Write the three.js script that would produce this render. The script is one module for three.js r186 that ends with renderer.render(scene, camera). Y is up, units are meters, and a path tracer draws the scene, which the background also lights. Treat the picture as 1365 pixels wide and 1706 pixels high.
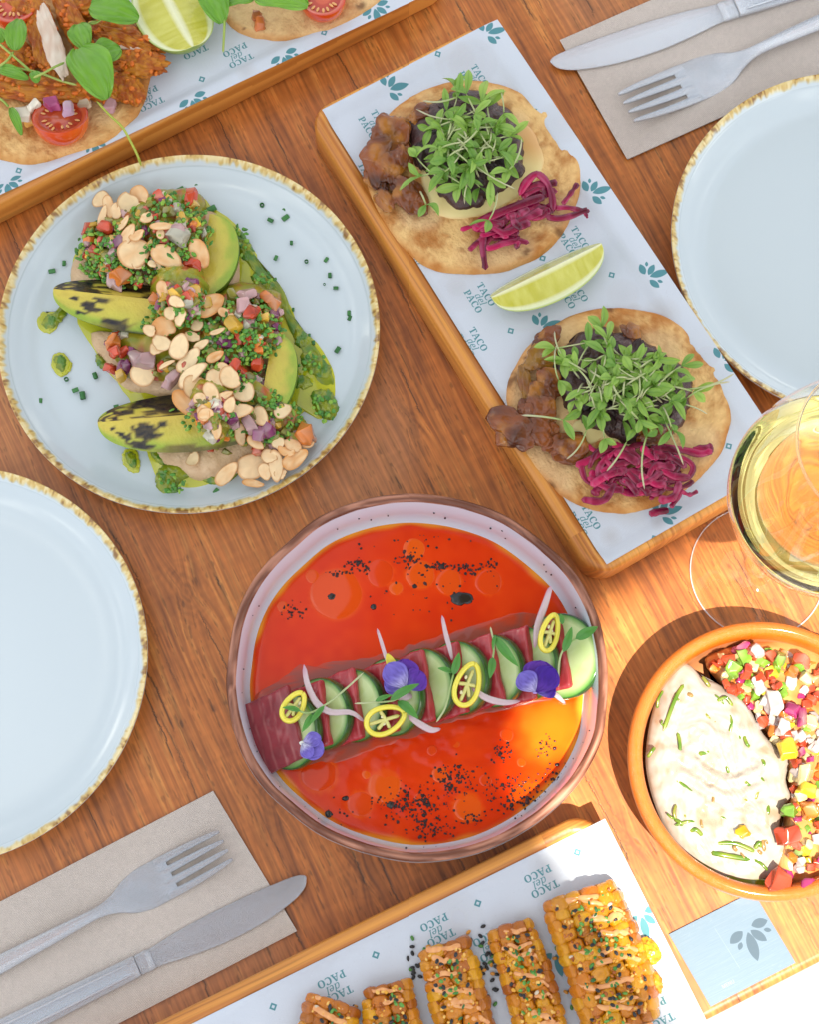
import * as THREE from 'three';
import { ImprovedNoise } from 'three/addons/math/ImprovedNoise.js';
import { RoundedBoxGeometry } from 'three/addons/geometries/RoundedBoxGeometry.js';
import { mergeGeometries } from 'three/addons/utils/BufferGeometryUtils.js';

// ------------------------------------------------------------ camera, sky, sun, exposure
const scene = new THREE.Scene();
const V = (x, y, z) => new THREE.Vector3(x, y, z);
const F = 2700, TH = 0.25885, RO = 0.03586, CAMH = 0.85432;
const cT = Math.cos(TH), sT = Math.sin(TH), cR = Math.cos(RO), sR = Math.sin(RO);
const FWD = V(0, -cT, -sT), R0 = V(1, 0, 0), U0 = V(0, sT, -cT);
const RGT = R0.clone().multiplyScalar(cR).addScaledVector(U0, sR);
const UP = R0.clone().multiplyScalar(-sR).addScaledVector(U0, cR);
const camera = new THREE.PerspectiveCamera(2 * Math.atan(853 / F) * 180 / Math.PI, 820 / 1024, 0.05, 60);
camera.position.set(0, CAMH, 0); camera.up.copy(UP); camera.lookAt(FWD.clone().add(camera.position)); scene.add(camera);

const SUN = V(0.16, 1, 0.42).normalize();
const sun = new THREE.DirectionalLight(new THREE.Color(1, 0.93, 0.78), 4.8);
sun.target.position.set(0, 0, -0.2); sun.position.copy(SUN).multiplyScalar(6).add(sun.target.position); scene.add(sun, sun.target);
sun.castShadow = true; sun.shadow.mapSize.set(4096, 4096); sun.shadow.radius = 1;
Object.assign(sun.shadow.camera, { left: -1.2, right: 1.2, top: 1.2, bottom: -1.2, near: 0.5, far: 12 });
{ // sky: pale blue, brighter towards the sun, soft cloud
  const w = 256, h = 128, d = new Float32Array(w * h * 4), n = new ImprovedNoise();
  for (let j = 0; j < h; j++) for (let i = 0; i < w; i++) {
    const el = ((j + 0.5) / h - 0.5) * Math.PI, az = ((i + 0.5) / w - 0.5) * 2 * Math.PI;
    const x = Math.cos(az) * Math.cos(el), y = Math.sin(el), z = Math.sin(az) * Math.cos(el);
    const up = Math.max(0, y), hz = Math.pow(1 - up, 2);
    const cl = 5 * Math.pow(Math.max(0, n.noise(x * 2.4 + 5, y * 3.4, z * 2.4) + 0.5 * n.noise(x * 6 + 2, y * 8, z * 6)), 1.5);
    const toSun = Math.max(0, x * SUN.x + y * SUN.y + z * SUN.z);
    const b = SKYB() * (0.92 + 0.3 * hz + 0.5 * Math.pow(toSun, 8));
    const q = y < 0 ? 0.55 : 1, o = (j * w + i) * 4;
    const c = [0.93 + 0.1 * cl, 0.99 + 0.07 * cl, 1.08];
    for (let k = 0; k < 3; k++) d[o + k] = b * q * (y < 0 ? [1, 0.93, 0.85][k] : c[k]) * (1 + 0.7 * cl);
    d[o + 3] = 1;
  }
  const t = new THREE.DataTexture(d, w, h, THREE.RGBAFormat, THREE.FloatType);
  t.mapping = THREE.EquirectangularReflectionMapping; t.magFilter = t.minFilter = THREE.LinearFilter; t.needsUpdate = true;
  scene.background = t; scene.environment = t; scene.environmentIntensity = 1;
}
function SKYB() { return 0.5; }
const EXPOSURE = 2.0;

// ------------------------------------------------------------ helpers
let seed = 7;
const rnd = () => { seed = (seed + 0x6D2B79F5) | 0; let t = Math.imul(seed ^ (seed >>> 15), 1 | seed); t = (t + Math.imul(t ^ (t >>> 7), 61 | t)) ^ t; return ((t ^ (t >>> 14)) >>> 0) / 4294967296; };
const rr = (a, b) => a + (b - a) * rnd();
const pick = (a) => a[Math.floor(rnd() * a.length) % a.length];
const NO = new ImprovedNoise();
const N3 = (x, y, z) => NO.noise(x + 31.7, y + 11.3, z + 57.1);
const fbm = (x, y, z) => N3(x, y, z) * 0.55 + N3(x * 2.1, y * 2.1, z * 2.1) * 0.3 + N3(x * 4.3, y * 4.3, z * 4.3) * 0.15;
const D2R = Math.PI / 180;
const zone = (x, y, cx, cy, rx, ry) => { const u = (x - cx) / rx, v = (y - cy) / ry, d = Math.hypot(u, v), k = Math.round(Math.atan2(v, u) / (Math.PI / 4)); return d < 0.35 ? 'middle' : (d > 0.8 ? 'outer ' : '') + ['right', 'lower right', 'lower', 'lower left', 'left', 'upper left', 'upper', 'upper right'][(k + 8) % 8] + ' part'; };
const clamp = (v, a = 0, b = 1) => Math.min(b, Math.max(a, v));
const sst = (a, b, v) => { const t = clamp((v - a) / (b - a)); return t * t * (3 - 2 * t); };
const mix = (a, b, t) => a.map((v, i) => v + (b[i] - v) * t);
const l1 = (v) => { v /= 255; return v <= 0.04045 ? v / 12.92 : Math.pow((v + 0.055) / 1.055, 2.4); };
const S = (r, g, b, k = 1) => [l1(r) * k, l1(g) * k, l1(b) * k];
// a place on the level plane y = h, found from where it lies in the picture (measured once from the photograph)
function P(px, py, h = 0) {
  const d = FWD.clone().multiplyScalar(F).addScaledVector(RGT, px - 682.5).addScaledVector(UP, -(py - 853));
  return V(0, CAMH, 0).addScaledVector(d, (CAMH - h) / -d.y);
}
const unit = (px, py, h) => { const a = P(px, py, h), b = P(px + 1, py, h), c = P(px, py + 1, h); return Math.sqrt(a.distanceTo(b) * a.distanceTo(c)); };
// local axes: x along the screen angle, y up, z to the right of x; unit = one photo pixel at that place
function frame(px, py, h, ang = 0, roll = 0, pitch = 0, turn = 0) {
  const o = P(px, py, h), x = P(px + Math.cos(ang * D2R), py + Math.sin(ang * D2R), h).sub(o).normalize();
  const y = V(0, 1, 0), z = x.clone().cross(y), s = unit(px, py, h);
  const m = new THREE.Matrix4().makeBasis(x, y, z).setPosition(o);
  m.multiply(new THREE.Matrix4().makeRotationFromEuler(new THREE.Euler(roll * D2R, turn * D2R, pitch * D2R, 'YZX')));
  return m.multiply(new THREE.Matrix4().makeScale(s, s, s));
}
const used = {};
function numbered(n) { const k = used[n] = (used[n] ?? -1) + 1; return k ? `${n}_${String(k).padStart(3, '0')}` : n; }
const W0 = new Map();
function shade(m) { m.castShadow = m.receiveShadow = true; return m; }
function thing(name, label, category, at, group) {
  const g = new THREE.Group(); g.name = numbered(name); g.position.copy(at); W0.set(g, at.clone());
  g.userData = { label, category }; if (group) g.userData.group = group;
  scene.add(g); return g;
}
function part(name, geo, mat, parent, extra) { // geometry in world metres
  const o = W0.get(parent), m = shade(new THREE.Mesh(geo.clone().translate(-o.x, -o.y, -o.z), mat));
  m.name = name; if (extra) Object.assign(m.userData, extra); parent.add(m); W0.set(m, o); return m;
}
function solo(name, geo, mat, label, category, group, kind) { // a thing that is one mesh
  geo.computeBoundingBox(); const b = geo.boundingBox, at = V((b.min.x + b.max.x) / 2, b.min.y, (b.min.z + b.max.z) / 2);
  const m = shade(new THREE.Mesh(geo.translate(-at.x, -at.y, -at.z), mat)); m.name = numbered(name); m.position.copy(at); W0.set(m, at);
  m.userData = {}; if (label) m.userData.label = label; if (category) m.userData.category = category; if (group) m.userData.group = group; if (kind) m.userData.kind = kind;
  scene.add(m); return m;
}
// ------------------------------------------------------------ materials and textures
function dataTex(w, h, fn, srgb, rep) {
  const d = new Uint8Array(w * h * 4);
  for (let j = 0; j < h; j++) for (let i = 0; i < w; i++) { const c = fn(i, j), o = (j * w + i) * 4; d[o] = c[0]; d[o + 1] = c[1]; d[o + 2] = c[2]; d[o + 3] = 255; }
  const t = new THREE.DataTexture(d, w, h); t.wrapS = t.wrapT = THREE.RepeatWrapping; t.magFilter = THREE.LinearFilter; t.minFilter = THREE.LinearFilter;
  if (srgb) t.colorSpace = THREE.SRGBColorSpace; if (rep) t.repeat.set(rep[0], rep[1]); t.needsUpdate = true; return t;
}
const toS = (v) => Math.round(255 * clamp(v <= 0.0031308 ? v * 12.92 : 1.055 * Math.pow(v, 1 / 2.4) - 0.055));
function tileNoise(size, cells, oct, sd) { // periodic value noise 0..1
  const out = new Float32Array(size * size); let amp = 1, tot = 0, s0 = seed; seed = sd;
  for (let o = 0; o < oct; o++, cells *= 2, amp *= 0.55) {
    const g = Float32Array.from({ length: cells * cells }, rnd); tot += amp;
    for (let j = 0; j < size; j++) for (let i = 0; i < size; i++) {
      const x = i / size * cells, y = j / size * cells, xi = Math.floor(x), yi = Math.floor(y); let fx = x - xi, fy = y - yi; fx = fx * fx * (3 - 2 * fx); fy = fy * fy * (3 - 2 * fy);
      const a = g[(yi % cells) * cells + xi % cells], b = g[(yi % cells) * cells + (xi + 1) % cells], c = g[((yi + 1) % cells) * cells + xi % cells], e = g[((yi + 1) % cells) * cells + (xi + 1) % cells];
      out[j * size + i] += amp * ((a * (1 - fx) + b * fx) * (1 - fy) + (c * (1 - fx) + e * fx) * fy);
    }
  }
  seed = s0; for (let i = 0; i < out.length; i++) out[i] /= tot; return out;
}
const TN = tileNoise(256, 8, 5, 99);
const grain = dataTex(256, 256, (i, j) => { const v = 255 * clamp((TN[j * 256 + i] - 0.2) * 1.6); return [v, v, v]; });
const bumpAt = (rep) => { const t = grain.clone(); t.repeat.set(rep, rep); t.needsUpdate = true; return t; };
const BT = { fine: bumpAt(140), mid: bumpAt(60), coarse: bumpAt(25), wave: bumpAt(5) };
const mats = {};
function vm(rough = 0.5, o = {}) {
  const k = JSON.stringify([rough, o]); if (mats[k]) return mats[k];
  const m = new THREE.MeshPhysicalMaterial({ vertexColors: true, roughness: rough, side: THREE.DoubleSide, clearcoat: o.coat ?? 0, clearcoatRoughness: o.cr ?? 0.1, specularIntensity: o.sp ?? 0.65 });
  if (o.bump) { m.bumpMap = BT[o.tex ?? 'mid']; m.bumpScale = o.bump; }
  if (o.tr) { m.transmission = o.tr; m.thickness = 0; }
  if (o.sheen) { m.sheen = o.sheen; }
  return mats[k] = m;
}
function paint(g, c) {
  const p = g.attributes.position, a = new Float32Array(p.count * 3);
  for (let i = 0; i < p.count; i++) { const q = typeof c === 'function' ? c(p.getX(i), p.getY(i), p.getZ(i), i) : c; a.set(q, i * 3); }
  g.setAttribute('color', new THREE.BufferAttribute(a, 3)); return g;
}
function build(pos, idx, uv, col) {
  const g = new THREE.BufferGeometry(); g.setAttribute('position', new THREE.Float32BufferAttribute(pos, 3)); g.setIndex(idx);
  if (uv) g.setAttribute('uv', new THREE.Float32BufferAttribute(uv, 2));
  if (col) g.setAttribute('color', new THREE.Float32BufferAttribute(col, 3));
  g.computeVertexNormals(); return g;
}
// a low domed mass inside an outline of picture points; y profile t * (1 - k^p)^q from the middle (k = 0) to the edge (k = 1)
function blob(pts, o) {
  const { h = 0, t = 0.002, n = 72, rings = 10, p = 2.4, q = 0.5, noise = 0, nf = 180, lift, col, jag = 0, sharp = false } = o;
  const w = pts.map((a) => Array.isArray(a) ? P(a[0], a[1], h) : a);
  const cv = sharp ? null : new THREE.CatmullRomCurve3(w, true, 'centripetal');
  const out = []; const c = V(0, 0, 0);
  if (sharp) { for (let i = 0; i < n; i++) { const f = i / n * w.length, k = Math.floor(f); out.push(w[k].clone().lerp(w[(k + 1) % w.length], f - k)); } } else out.push(...cv.getSpacedPoints(n).slice(0, n));
  out.forEach((v) => c.addScaledVector(v, 1 / n));
  if (o.center) c.copy(P(o.center[0], o.center[1], h));
  if (jag) out.forEach((v) => { const e = v.clone().sub(c), l = e.length(); v.addScaledVector(e, jag * fbm(v.x * nf * 1.3, 3, v.z * nf * 1.3) / l); });
  const pos = [], uv = [], cc = [], idx = [];
  const put = (x, z, k, i) => {
    let y = h + t * Math.pow(Math.max(0, 1 - Math.pow(k, p)), q);
    if (noise) y += noise * fbm(x * nf, 7, z * nf) * (1 - Math.pow(k, 6));
    if (lift) y += lift(x, z, k);
    pos.push(x, Math.max(y, h), z); uv.push(x, z); cc.push(...(typeof col === 'function' ? col(x, z, k, y) : col ?? [1, 1, 1]));
  };
  put(c.x, c.z, 0);
  for (let r = 1; r <= rings; r++) { const k = o.even ? r / rings : 1 - Math.pow(1 - r / rings, 1.35); for (let i = 0; i < n; i++) put(c.x + (out[i].x - c.x) * k, c.z + (out[i].z - c.z) * k, k, i); }
  for (let i = 0; i < n; i++) idx.push(0, 1 + (i + 1) % n, 1 + i);
  for (let r = 0; r < rings - 1; r++) for (let i = 0; i < n; i++) { const a = 1 + r * n + i, b = 1 + r * n + (i + 1) % n; idx.push(a, b, a + n, b, b + n, a + n); }
  const base = pos.length / 3; // flat underside
  for (let i = 0; i < n; i++) { pos.push(out[i].x, h, out[i].z); uv.push(out[i].x, out[i].z); cc.push(...cc.slice((1 + (rings - 1) * n + i) * 3, (1 + (rings - 1) * n + i) * 3 + 3)); }
  for (let i = 1; i < n - 1; i++) idx.push(base, base + i, base + i + 1);
  const g = build(pos, idx, uv, cc), nn = g.attributes.normal;
  if (nn.getY(0) < 0) { const ix = g.index.array; for (let i = 0; i < ix.length; i += 3) { const s = ix[i]; ix[i] = ix[i + 1]; ix[i + 1] = s; } g.computeVertexNormals(); }
  return g;
}
// skin over cross-sections: {c, x, y, a, b, n} = centre, side and up axes, half widths, squareness
function loft(st, m = 10, col, close = true) {
  const pos = [], idx = [], uv = [], cc = [];
  st.forEach((s, i) => {
    for (let j = 0; j < m; j++) {
      const t = j / m * 2 * Math.PI, e = 2 / (s.n ?? 2), cx = Math.cos(t), sy = Math.sin(t);
      const v = s.c.clone().addScaledVector(s.x, Math.sign(cx) * Math.pow(Math.abs(cx), e) * s.a).addScaledVector(s.y, Math.sign(sy) * Math.pow(Math.abs(sy), e) * s.b);
      pos.push(v.x, v.y, v.z); uv.push(v.x, v.z); if (col) cc.push(...(typeof col === 'function' ? col(i / (st.length - 1), j / m, v) : col));
    }
  });
  for (let i = 0; i < st.length - 1; i++) for (let j = 0; j < m; j++) { const a = i * m + j, b = i * m + (j + 1) % m; idx.push(a, a + m, b, b, a + m, b + m); }
  if (close) for (const [e, f] of [[0, 1], [st.length - 1, 0]]) {
    const k = pos.length / 3, v = st[e].c; pos.push(v.x, v.y, v.z); uv.push(v.x, v.z); if (col) cc.push(...cc.slice(e * m * 3, e * m * 3 + 3));
    for (let j = 0; j < m; j++) f ? idx.push(k, e * m + j, e * m + (j + 1) % m) : idx.push(k, e * m + (j + 1) % m, e * m + j);
  }
  return build(pos, idx, uv, col ? cc : null);
}
// a stem, shred or cord through world points
function tube(pts, r, o = {}) {
  const cv = new THREE.CatmullRomCurve3(pts), n = o.n ?? 14, st = [];
  for (let i = 0; i <= n; i++) {
    const t = i / n, c = cv.getPoint(t), d = cv.getTangent(t); let x = d.clone().cross(V(0, 1, 0)); if (x.lengthSq() < 1e-6) x = V(1, 0, 0); x.normalize(); const y = x.clone().cross(d).normalize();
    const k = typeof r === 'function' ? r(t) : r; const en = Math.min(1, Math.min(t, 1 - t) * (o.round ?? 14)), e = o.ends === false ? 1 : Math.max(0.12, Math.sqrt(1 - (1 - en) * (1 - en)));
    st.push({ c, x, y, a: k * e, b: k * e * (o.flat ?? 1), n: o.sq });
  }
  return loft(st, o.m ?? 6, o.col ?? [1, 1, 1]);
}
const pts3 = (a, h) => a.map(([x, y, z]) => P(x, y, z ?? h));
// a leaf or petal: a thin sheet along local x, placed by a frame
function leaf(m, L, Wd, o = {}) {
  const nu = o.nu ?? 9, nv = o.nv ?? 4, pos = [], idx = [], uv = [], cc = [], prof = o.prof ?? ((u) => Math.pow(Math.sin(Math.PI * Math.pow(u, 0.75)), 0.8) + 0.06);
  const v3 = V(0, 0, 0);
  for (let i = 0; i <= nu; i++) for (let j = -nv; j <= nv; j++) {
    const u = i / nu, v = j / nv, w = Wd / 2 * prof(u);
    v3.set(L * u, (o.arch ?? 0.12) * L * Math.sin(Math.PI * u) * 0.6 - (o.droop ?? 0) * L * u * u + (o.cup ?? 0.15) * Wd * v * v * prof(u) + (o.ruffle ?? 0) * Wd * Math.sin(u * 9 + j * 2) * Math.abs(v), w * v).applyMatrix4(m);
    if (o.minY && v3.y < o.minY) v3.y = o.minY;
    pos.push(v3.x, v3.y, v3.z); uv.push(v3.x, v3.z); const c = typeof o.col === 'function' ? o.col(u, v) : o.col; cc.push(...c);
  }
  const s = 2 * nv + 1; for (let i = 0; i < nu; i++) for (let j = 0; j < s - 1; j++) { const a = i * s + j; idx.push(a, a + 1, a + s, a + 1, a + s + 1, a + s); }
  return build(pos, idx, uv, cc);
}
// cut dice in a few shared shapes
const CH = Array.from({ length: 12 }, () => {
  const g = new RoundedBoxGeometry(1, 1, 1, 3, 0.24), p = g.attributes.position, q = rr(0, 9), sh = rr(-0.25, 0.25), tp = rr(0.65, 1);
  for (let i = 0; i < p.count; i++) {
    let x = p.getX(i), y = p.getY(i), z = p.getZ(i); const k = 1 - (1 - tp) * (y + 0.5);
    x = x * k + sh * y + 0.3 * N3(x * 1.7 + q, y * 1.7, z * 1.7); z = z * k + sh * x * 0.4 + 0.3 * N3(x * 1.7, y * 1.7 + q, z * 1.7); y += 0.22 * N3(x * 2, y * 2, z * 2 + q); p.setXYZ(i, x, y, z);
  }
  return mergeNormals(g);
});
function chunk(px, py, h, sx, sy, sz, ang, roll = 0, pitch = 0, col = [1, 1, 1]) { // h = height of its middle
  return paint(pick(CH).clone().scale(sx, sy, sz).applyMatrix4(frame(px, py, h, ang, roll, pitch)), typeof col === 'function' ? col : (() => { const k = rr(0.8, 1.15), o = rr(0, 9), w = [0.7, 0.62, 0.5]; return (x, y, z) => { const n = vn(x * 420 + o, z * 420 + y * 300, 17); return mix(col.map((v) => v * k * (0.6 + 0.75 * n)), w, 0.22 * sst(0.6, 0.85, vn(x * 260 + o, z * 260 + y * 400, 18))); }; })());
}
function rbox(w, h, d, nw, nh, nd, r) { // a block with rounded edges and enough vertices to take grain
  const g = new THREE.BoxGeometry(w, h, d, nw, nh, nd).toNonIndexed(), p = g.attributes.position, c = V(), v = V();
  for (let i = 0; i < p.count; i++) { v.fromBufferAttribute(p, i); c.set(clamp(v.x, -w / 2 + r, w / 2 - r), clamp(v.y, -h / 2 + r, h / 2 - r), clamp(v.z, -d / 2 + r, d / 2 - r)); v.sub(c); if (v.lengthSq() > 0) v.setLength(Math.min(r, v.length() * 1.0)); v.add(c); p.setXYZ(i, v.x, v.y, v.z); }
  return g;
}
// a lump of rough matter: a sphere pushed about by noise
function lump(m, a, b, c, o = {}) {
  const g = new THREE.IcosahedronGeometry(1, o.det ?? 4), p = g.attributes.position, s = o.s ?? rr(0, 50);
  for (let i = 0; i < p.count; i++) { const x = p.getX(i), y = p.getY(i), z = p.getZ(i), k = 1 + (o.amp ?? 0.3) * fbm(x * (o.f ?? 2) + s, y * (o.f ?? 2), z * (o.f ?? 2)); p.setXYZ(i, x * a * k, y * b * k, z * c * k); }
  const g2 = mergeNormals(g); if (m) g2.applyMatrix4(m); return paint(g2, o.col ?? [1, 1, 1]);
}
function mergeNormals(g) { // smooth normals for the unindexed sphere
  const p = g.attributes.position, map = new Map(), nrm = new Float32Array(p.count * 3), key = (i) => `${Math.round(p.getX(i) * 1e4)},${Math.round(p.getY(i) * 1e4)},${Math.round(p.getZ(i) * 1e4)}`;
  const a = V(), b = V(), c = V();
  for (let i = 0; i < p.count; i += 3) { a.fromBufferAttribute(p, i); b.fromBufferAttribute(p, i + 1); c.fromBufferAttribute(p, i + 2); const n = b.sub(a).cross(c.sub(a)); for (let k = 0; k < 3; k++) { const q = key(i + k); if (!map.has(q)) map.set(q, V(0, 0, 0)); map.get(q).add(n); } }
  for (let i = 0; i < p.count; i++) { const n = map.get(key(i)).clone().normalize(); nrm.set([n.x, n.y, n.z], i * 3); }
  g.setAttribute('normal', new THREE.BufferAttribute(nrm, 3)); return g;
}
// a segment of an ellipsoid between two cut planes (lime wedge, avocado wedge): returns [skin, faces]
function lune(m, L, R, p0, p1, skinCol, faceCol, R2 = R) {
  const nu = 64, nv = 26, mk = (f, nj, cf) => {
    const pos = [], uv = [], cc = [], idx = [], v = V();
    for (let i = 0; i <= nu; i++) for (let j = 0; j <= nj; j++) { const [x, y, z] = f(i / nu, j / nj); v.set(x, y, z).applyMatrix4(m); pos.push(v.x, v.y, v.z); uv.push(v.x + v.y * 0.5, v.z + v.y * 0.5); cc.push(...cf(i / nu, j / nj)); }
    for (let i = 0; i < nu; i++) for (let j = 0; j < nj; j++) { const a = i * (nj + 1) + j; idx.push(a, a + 1, a + nj + 1, a + 1, a + nj + 2, a + nj + 1); }
    return build(pos, idx, uv, cc);
  };
  const sh = (u) => { const t = u * Math.PI; return [-L / 2 * Math.cos(t), Math.pow(Math.sin(t), 0.85)]; };
  const face = (ph, flip) => mk((u, k) => { const [x, r] = sh(u); const bul = 0; return [x, R * r * k * Math.cos(ph * D2R) + bul, R2 * r * k * Math.sin(ph * D2R)]; }, 12, (u, k) => faceCol(u, k, flip));
  const skin = mk((u, k) => { const [x, r] = sh(u), ph = (p0 + (p1 - p0) * k) * D2R; return [x, R * r * Math.cos(ph), R2 * r * Math.sin(ph)]; }, nv, skinCol);
  return [skin, face(p0, 0), face(p1, 1)];
}

// ------------------------------------------------------------ table, ground, added shade cloth
const GA = V(0.463, 0, 0.886), GE = V(0.886, 0, -0.463); // along the grain (towards the near edge), along the edge
const EDGE = 0.1035;
function hash(x, y, s) { let h = Math.imul(x | 0, 374761393) ^ Math.imul(y | 0, 668265263) ^ Math.imul(s, 2147483647 ^ 0x1234567); h = Math.imul(h ^ (h >>> 13), 1274126177); return ((h ^ (h >>> 16)) >>> 0) / 4294967296; }
function vn(x, y, s) { const xi = Math.floor(x), yi = Math.floor(y); let a = x - xi, b = y - yi; a = a * a * (3 - 2 * a); b = b * b * (3 - 2 * b); const p = hash(xi, yi, s), q = hash(xi + 1, yi, s), r = hash(xi, yi + 1, s), t = hash(xi + 1, yi + 1, s); return (p * (1 - a) + q * a) * (1 - b) + (r * (1 - a) + t * a) * b; }
const TW = 2048, TSPAN = 0.86, TU0 = -0.66, TV0 = -0.28; // texture origin in grain coordinates
function woodTable() {
  const H = new Float32Array(TW * TW), C = new Uint8Array(TW * TW * 4), B = new Uint8Array(TW * TW * 4);
  const knots = [[600, 1455], [1045, 1395], [310, 985], [930, 250], [450, 1330], [690, 700]].map(([x, y], i) => { const p = P(x, y, 0); return [p.dot(GA) * 1000, p.dot(GE) * 1000, [7, 6, 10, 6, 8, 5][i]]; });
  const dark = S(134, 72, 32), base = S(184, 107, 50), light = S(216, 143, 76), pale = S(176, 120, 90);
  for (let j = 0; j < TW; j++) for (let i = 0; i < TW; i++) {
    let u = (TU0 + i / TW * TSPAN) * 1000, v = (TV0 + j / TW * TSPAN) * 1000, kd = 0; // mm
    for (const [a, b, r] of knots) { const d = Math.hypot((u - a) * 0.6, v - b); if (d < r * 4) { const w = Math.exp(-d * d / (r * r * 1.4)); v += w * Math.sign(v - b || 1) * r * 0.5; kd = Math.max(kd, w * (0.4 + 0.22 * Math.sin(d * 2.2 + 5 * vn(u / 4, v / 4, 19))) * (0.4 + 0.8 * vn(u / 3, v / 3, 20))); } }
    v += 2.4 * (vn(u / 80, v / 60, 1) - 0.5) + 0.7 * (vn(u / 22, v / 16, 9) - 0.5);
    const big = vn(u / 150, v / 36, 2), mid = vn(u / 90, v / 7, 3), st = vn(u / 48, v / 2.1, 4), fi = vn(u / 16, v / 0.85, 5), po = vn(u / 4.5, v / 0.55, 6), mot = vn(u / 5, v / 4, 7), cross = vn(u / 2.2, v / 9, 8);
    const t = 0.24 * big + 0.14 * mid + 0.28 * st + 0.26 * fi + 0.08 * mot;
    let c = t < 0.5 ? mix(dark, base, sst(0.17, 0.52, t)) : mix(base, light, sst(0.48, 0.85, t));
    c = mix(c, pale, 0.5 * sst(0.55, 0.8, vn(u / 130, v / 90, 12)));
    const pore = sst(0.66, 0.86, po) * sst(0.4, 0.7, st) * 0.4 + sst(0.72, 0.95, st) * 0.16 + sst(0.62, 0.9, vn(u / 70, v / 1.15, 14)) * 0.2;
    const k = (1 - pore) * (0.93 + 0.14 * cross) * (0.8 + 0.36 * vn(u / 16, v / 0.62, 15)) * (0.9 + 0.2 * vn(u / 40, v / 1.3, 16)) * (1 - 0.6 * kd), o = j * TW + i;
    H[o] = 0.75 - 0.5 * pore + 0.12 * fi;
    C[o * 4] = toS(c[0] * k * 1.02); C[o * 4 + 1] = toS(c[1] * k * 1.0); C[o * 4 + 2] = toS(c[2] * k * 0.8); C[o * 4 + 3] = 255;
  }
  for (let n = 0; n < 330; n++) { // open cracks along the grain
    let u = rnd() * TW, v = rnd() * TW; const L = rr(25, 190) * (rnd() < 0.25 ? 1.5 : 1), w = rr(0.5, 1.15), dk = rr(0.25, 0.75);
    for (let s = 0; s < L; s++) {
      u += 1; v += rr(-0.28, 0.3) + (rnd() < 0.04 ? rr(-1.5, 1.5) : 0); const e = Math.min(1, Math.min(s, L - s) / 14) * dk;
      for (let q = -2; q <= 2; q++) { const o = (((Math.round(v) + q + TW) % TW) * TW + Math.round(u) % TW), f = Math.exp(-q * q / (w * w)) * e; H[o] -= 0.6 * f; for (let k = 0; k < 3; k++) C[o * 4 + k] *= 1 - 0.8 * f; }
    }
  }
  for (let o = 0; o < TW * TW; o++) { const v = 255 * clamp(H[o]); B[o * 4] = B[o * 4 + 1] = B[o * 4 + 2] = v; B[o * 4 + 3] = 255; }
  const mk = (d, s) => { const t = new THREE.DataTexture(d, TW, TW); t.wrapS = t.wrapT = THREE.MirroredRepeatWrapping; t.magFilter = THREE.LinearFilter; if (s) t.colorSpace = THREE.SRGBColorSpace; t.needsUpdate = true; return t; };
  return new THREE.MeshPhysicalMaterial({ map: mk(C, true), bumpMap: mk(B), bumpScale: 0.00022, roughness: 0.42, clearcoat: 0.25, clearcoatRoughness: 0.32 });
}
{ // top slab: the section runs along the grain, extruded along the edge
  const r = 0.0042, prof = [[-1.15, -0.03], [-1.15, 0]];
  for (let i = 0; i <= 40; i++) prof.push([-1.15 + (EDGE - r + 1.15) * (i + 1) / 41, 0]);
  for (let i = 0; i <= 8; i++) { const a = i / 8 * Math.PI / 2; prof.push([EDGE - r + r * Math.sin(a), -r + r * Math.cos(a)]); }
  prof.push([EDGE, -0.022], [EDGE - 0.003, -0.03]);
  const pos = [], uv = [], idx = [], m = prof.length; let acc = 0;
  prof.forEach(([g, y], i) => { if (i > 1) acc += Math.hypot(g - prof[i - 1][0], y - prof[i - 1][1]); for (const e of [-0.9, 1.2]) { const p = GA.clone().multiplyScalar(g).addScaledVector(GE, e); pos.push(p.x, y, p.z); uv.push(((i < 2 ? g : -1.15 + acc) - TU0) / TSPAN, (e - TV0) / TSPAN); } });
  for (let i = 0; i < m - 1; i++) idx.push(i * 2, i * 2 + 1, i * 2 + 2, i * 2 + 1, i * 2 + 3, i * 2 + 2);
  idx.push(0, (m - 1) * 2, 1, 1, (m - 1) * 2, (m - 1) * 2 + 1);
  const g = build(pos, idx, uv);
  if (g.attributes.normal.getY(40) < 0) { const ix = g.index.array; for (let i = 0; i < ix.length; i += 3) { const s = ix[i]; ix[i] = ix[i + 1]; ix[i + 1] = s; } g.computeVertexNormals(); }
  const at = V(0, -0.75, -0.3), t = thing('dining_table', 'brown wooden restaurant table with cracked grain carrying all the dishes', 'table', at);
  const wm = woodTable(); wm.side = THREE.DoubleSide; part('table_top', g, wm, t);
  const leg = mergeGeometries([[-0.8, -0.6], [-0.8, 0.7], [-0.05, -0.6], [-0.05, 0.7]].map(([a, e]) => { const p = GA.clone().multiplyScalar(a).addScaledVector(GE, e); return new THREE.BoxGeometry(0.06, 0.72, 0.06).translate(p.x, -0.39, p.z); }).slice(0, 1));
  for (const [a, e] of [[-0.95, -0.7], [-0.95, 1.0], [-0.05, -0.7], [-0.05, 1.0]]) { const p = GA.clone().multiplyScalar(a).addScaledVector(GE, e); part('leg', new THREE.BoxGeometry(0.06, 0.715, 0.06).translate(p.x, -0.3925, p.z), wm, t); }
  leg.dispose();
  const gm = new THREE.MeshStandardMaterial({ color: new THREE.Color(0.42, 0.41, 0.39), roughness: 0.9, bumpMap: BT.coarse, bumpScale: 0.001 });
  solo('pavement', new THREE.CircleGeometry(30, 64).rotateX(-Math.PI / 2).translate(0, -0.75, 0), gm, null, null, null, 'structure');
}
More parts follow.
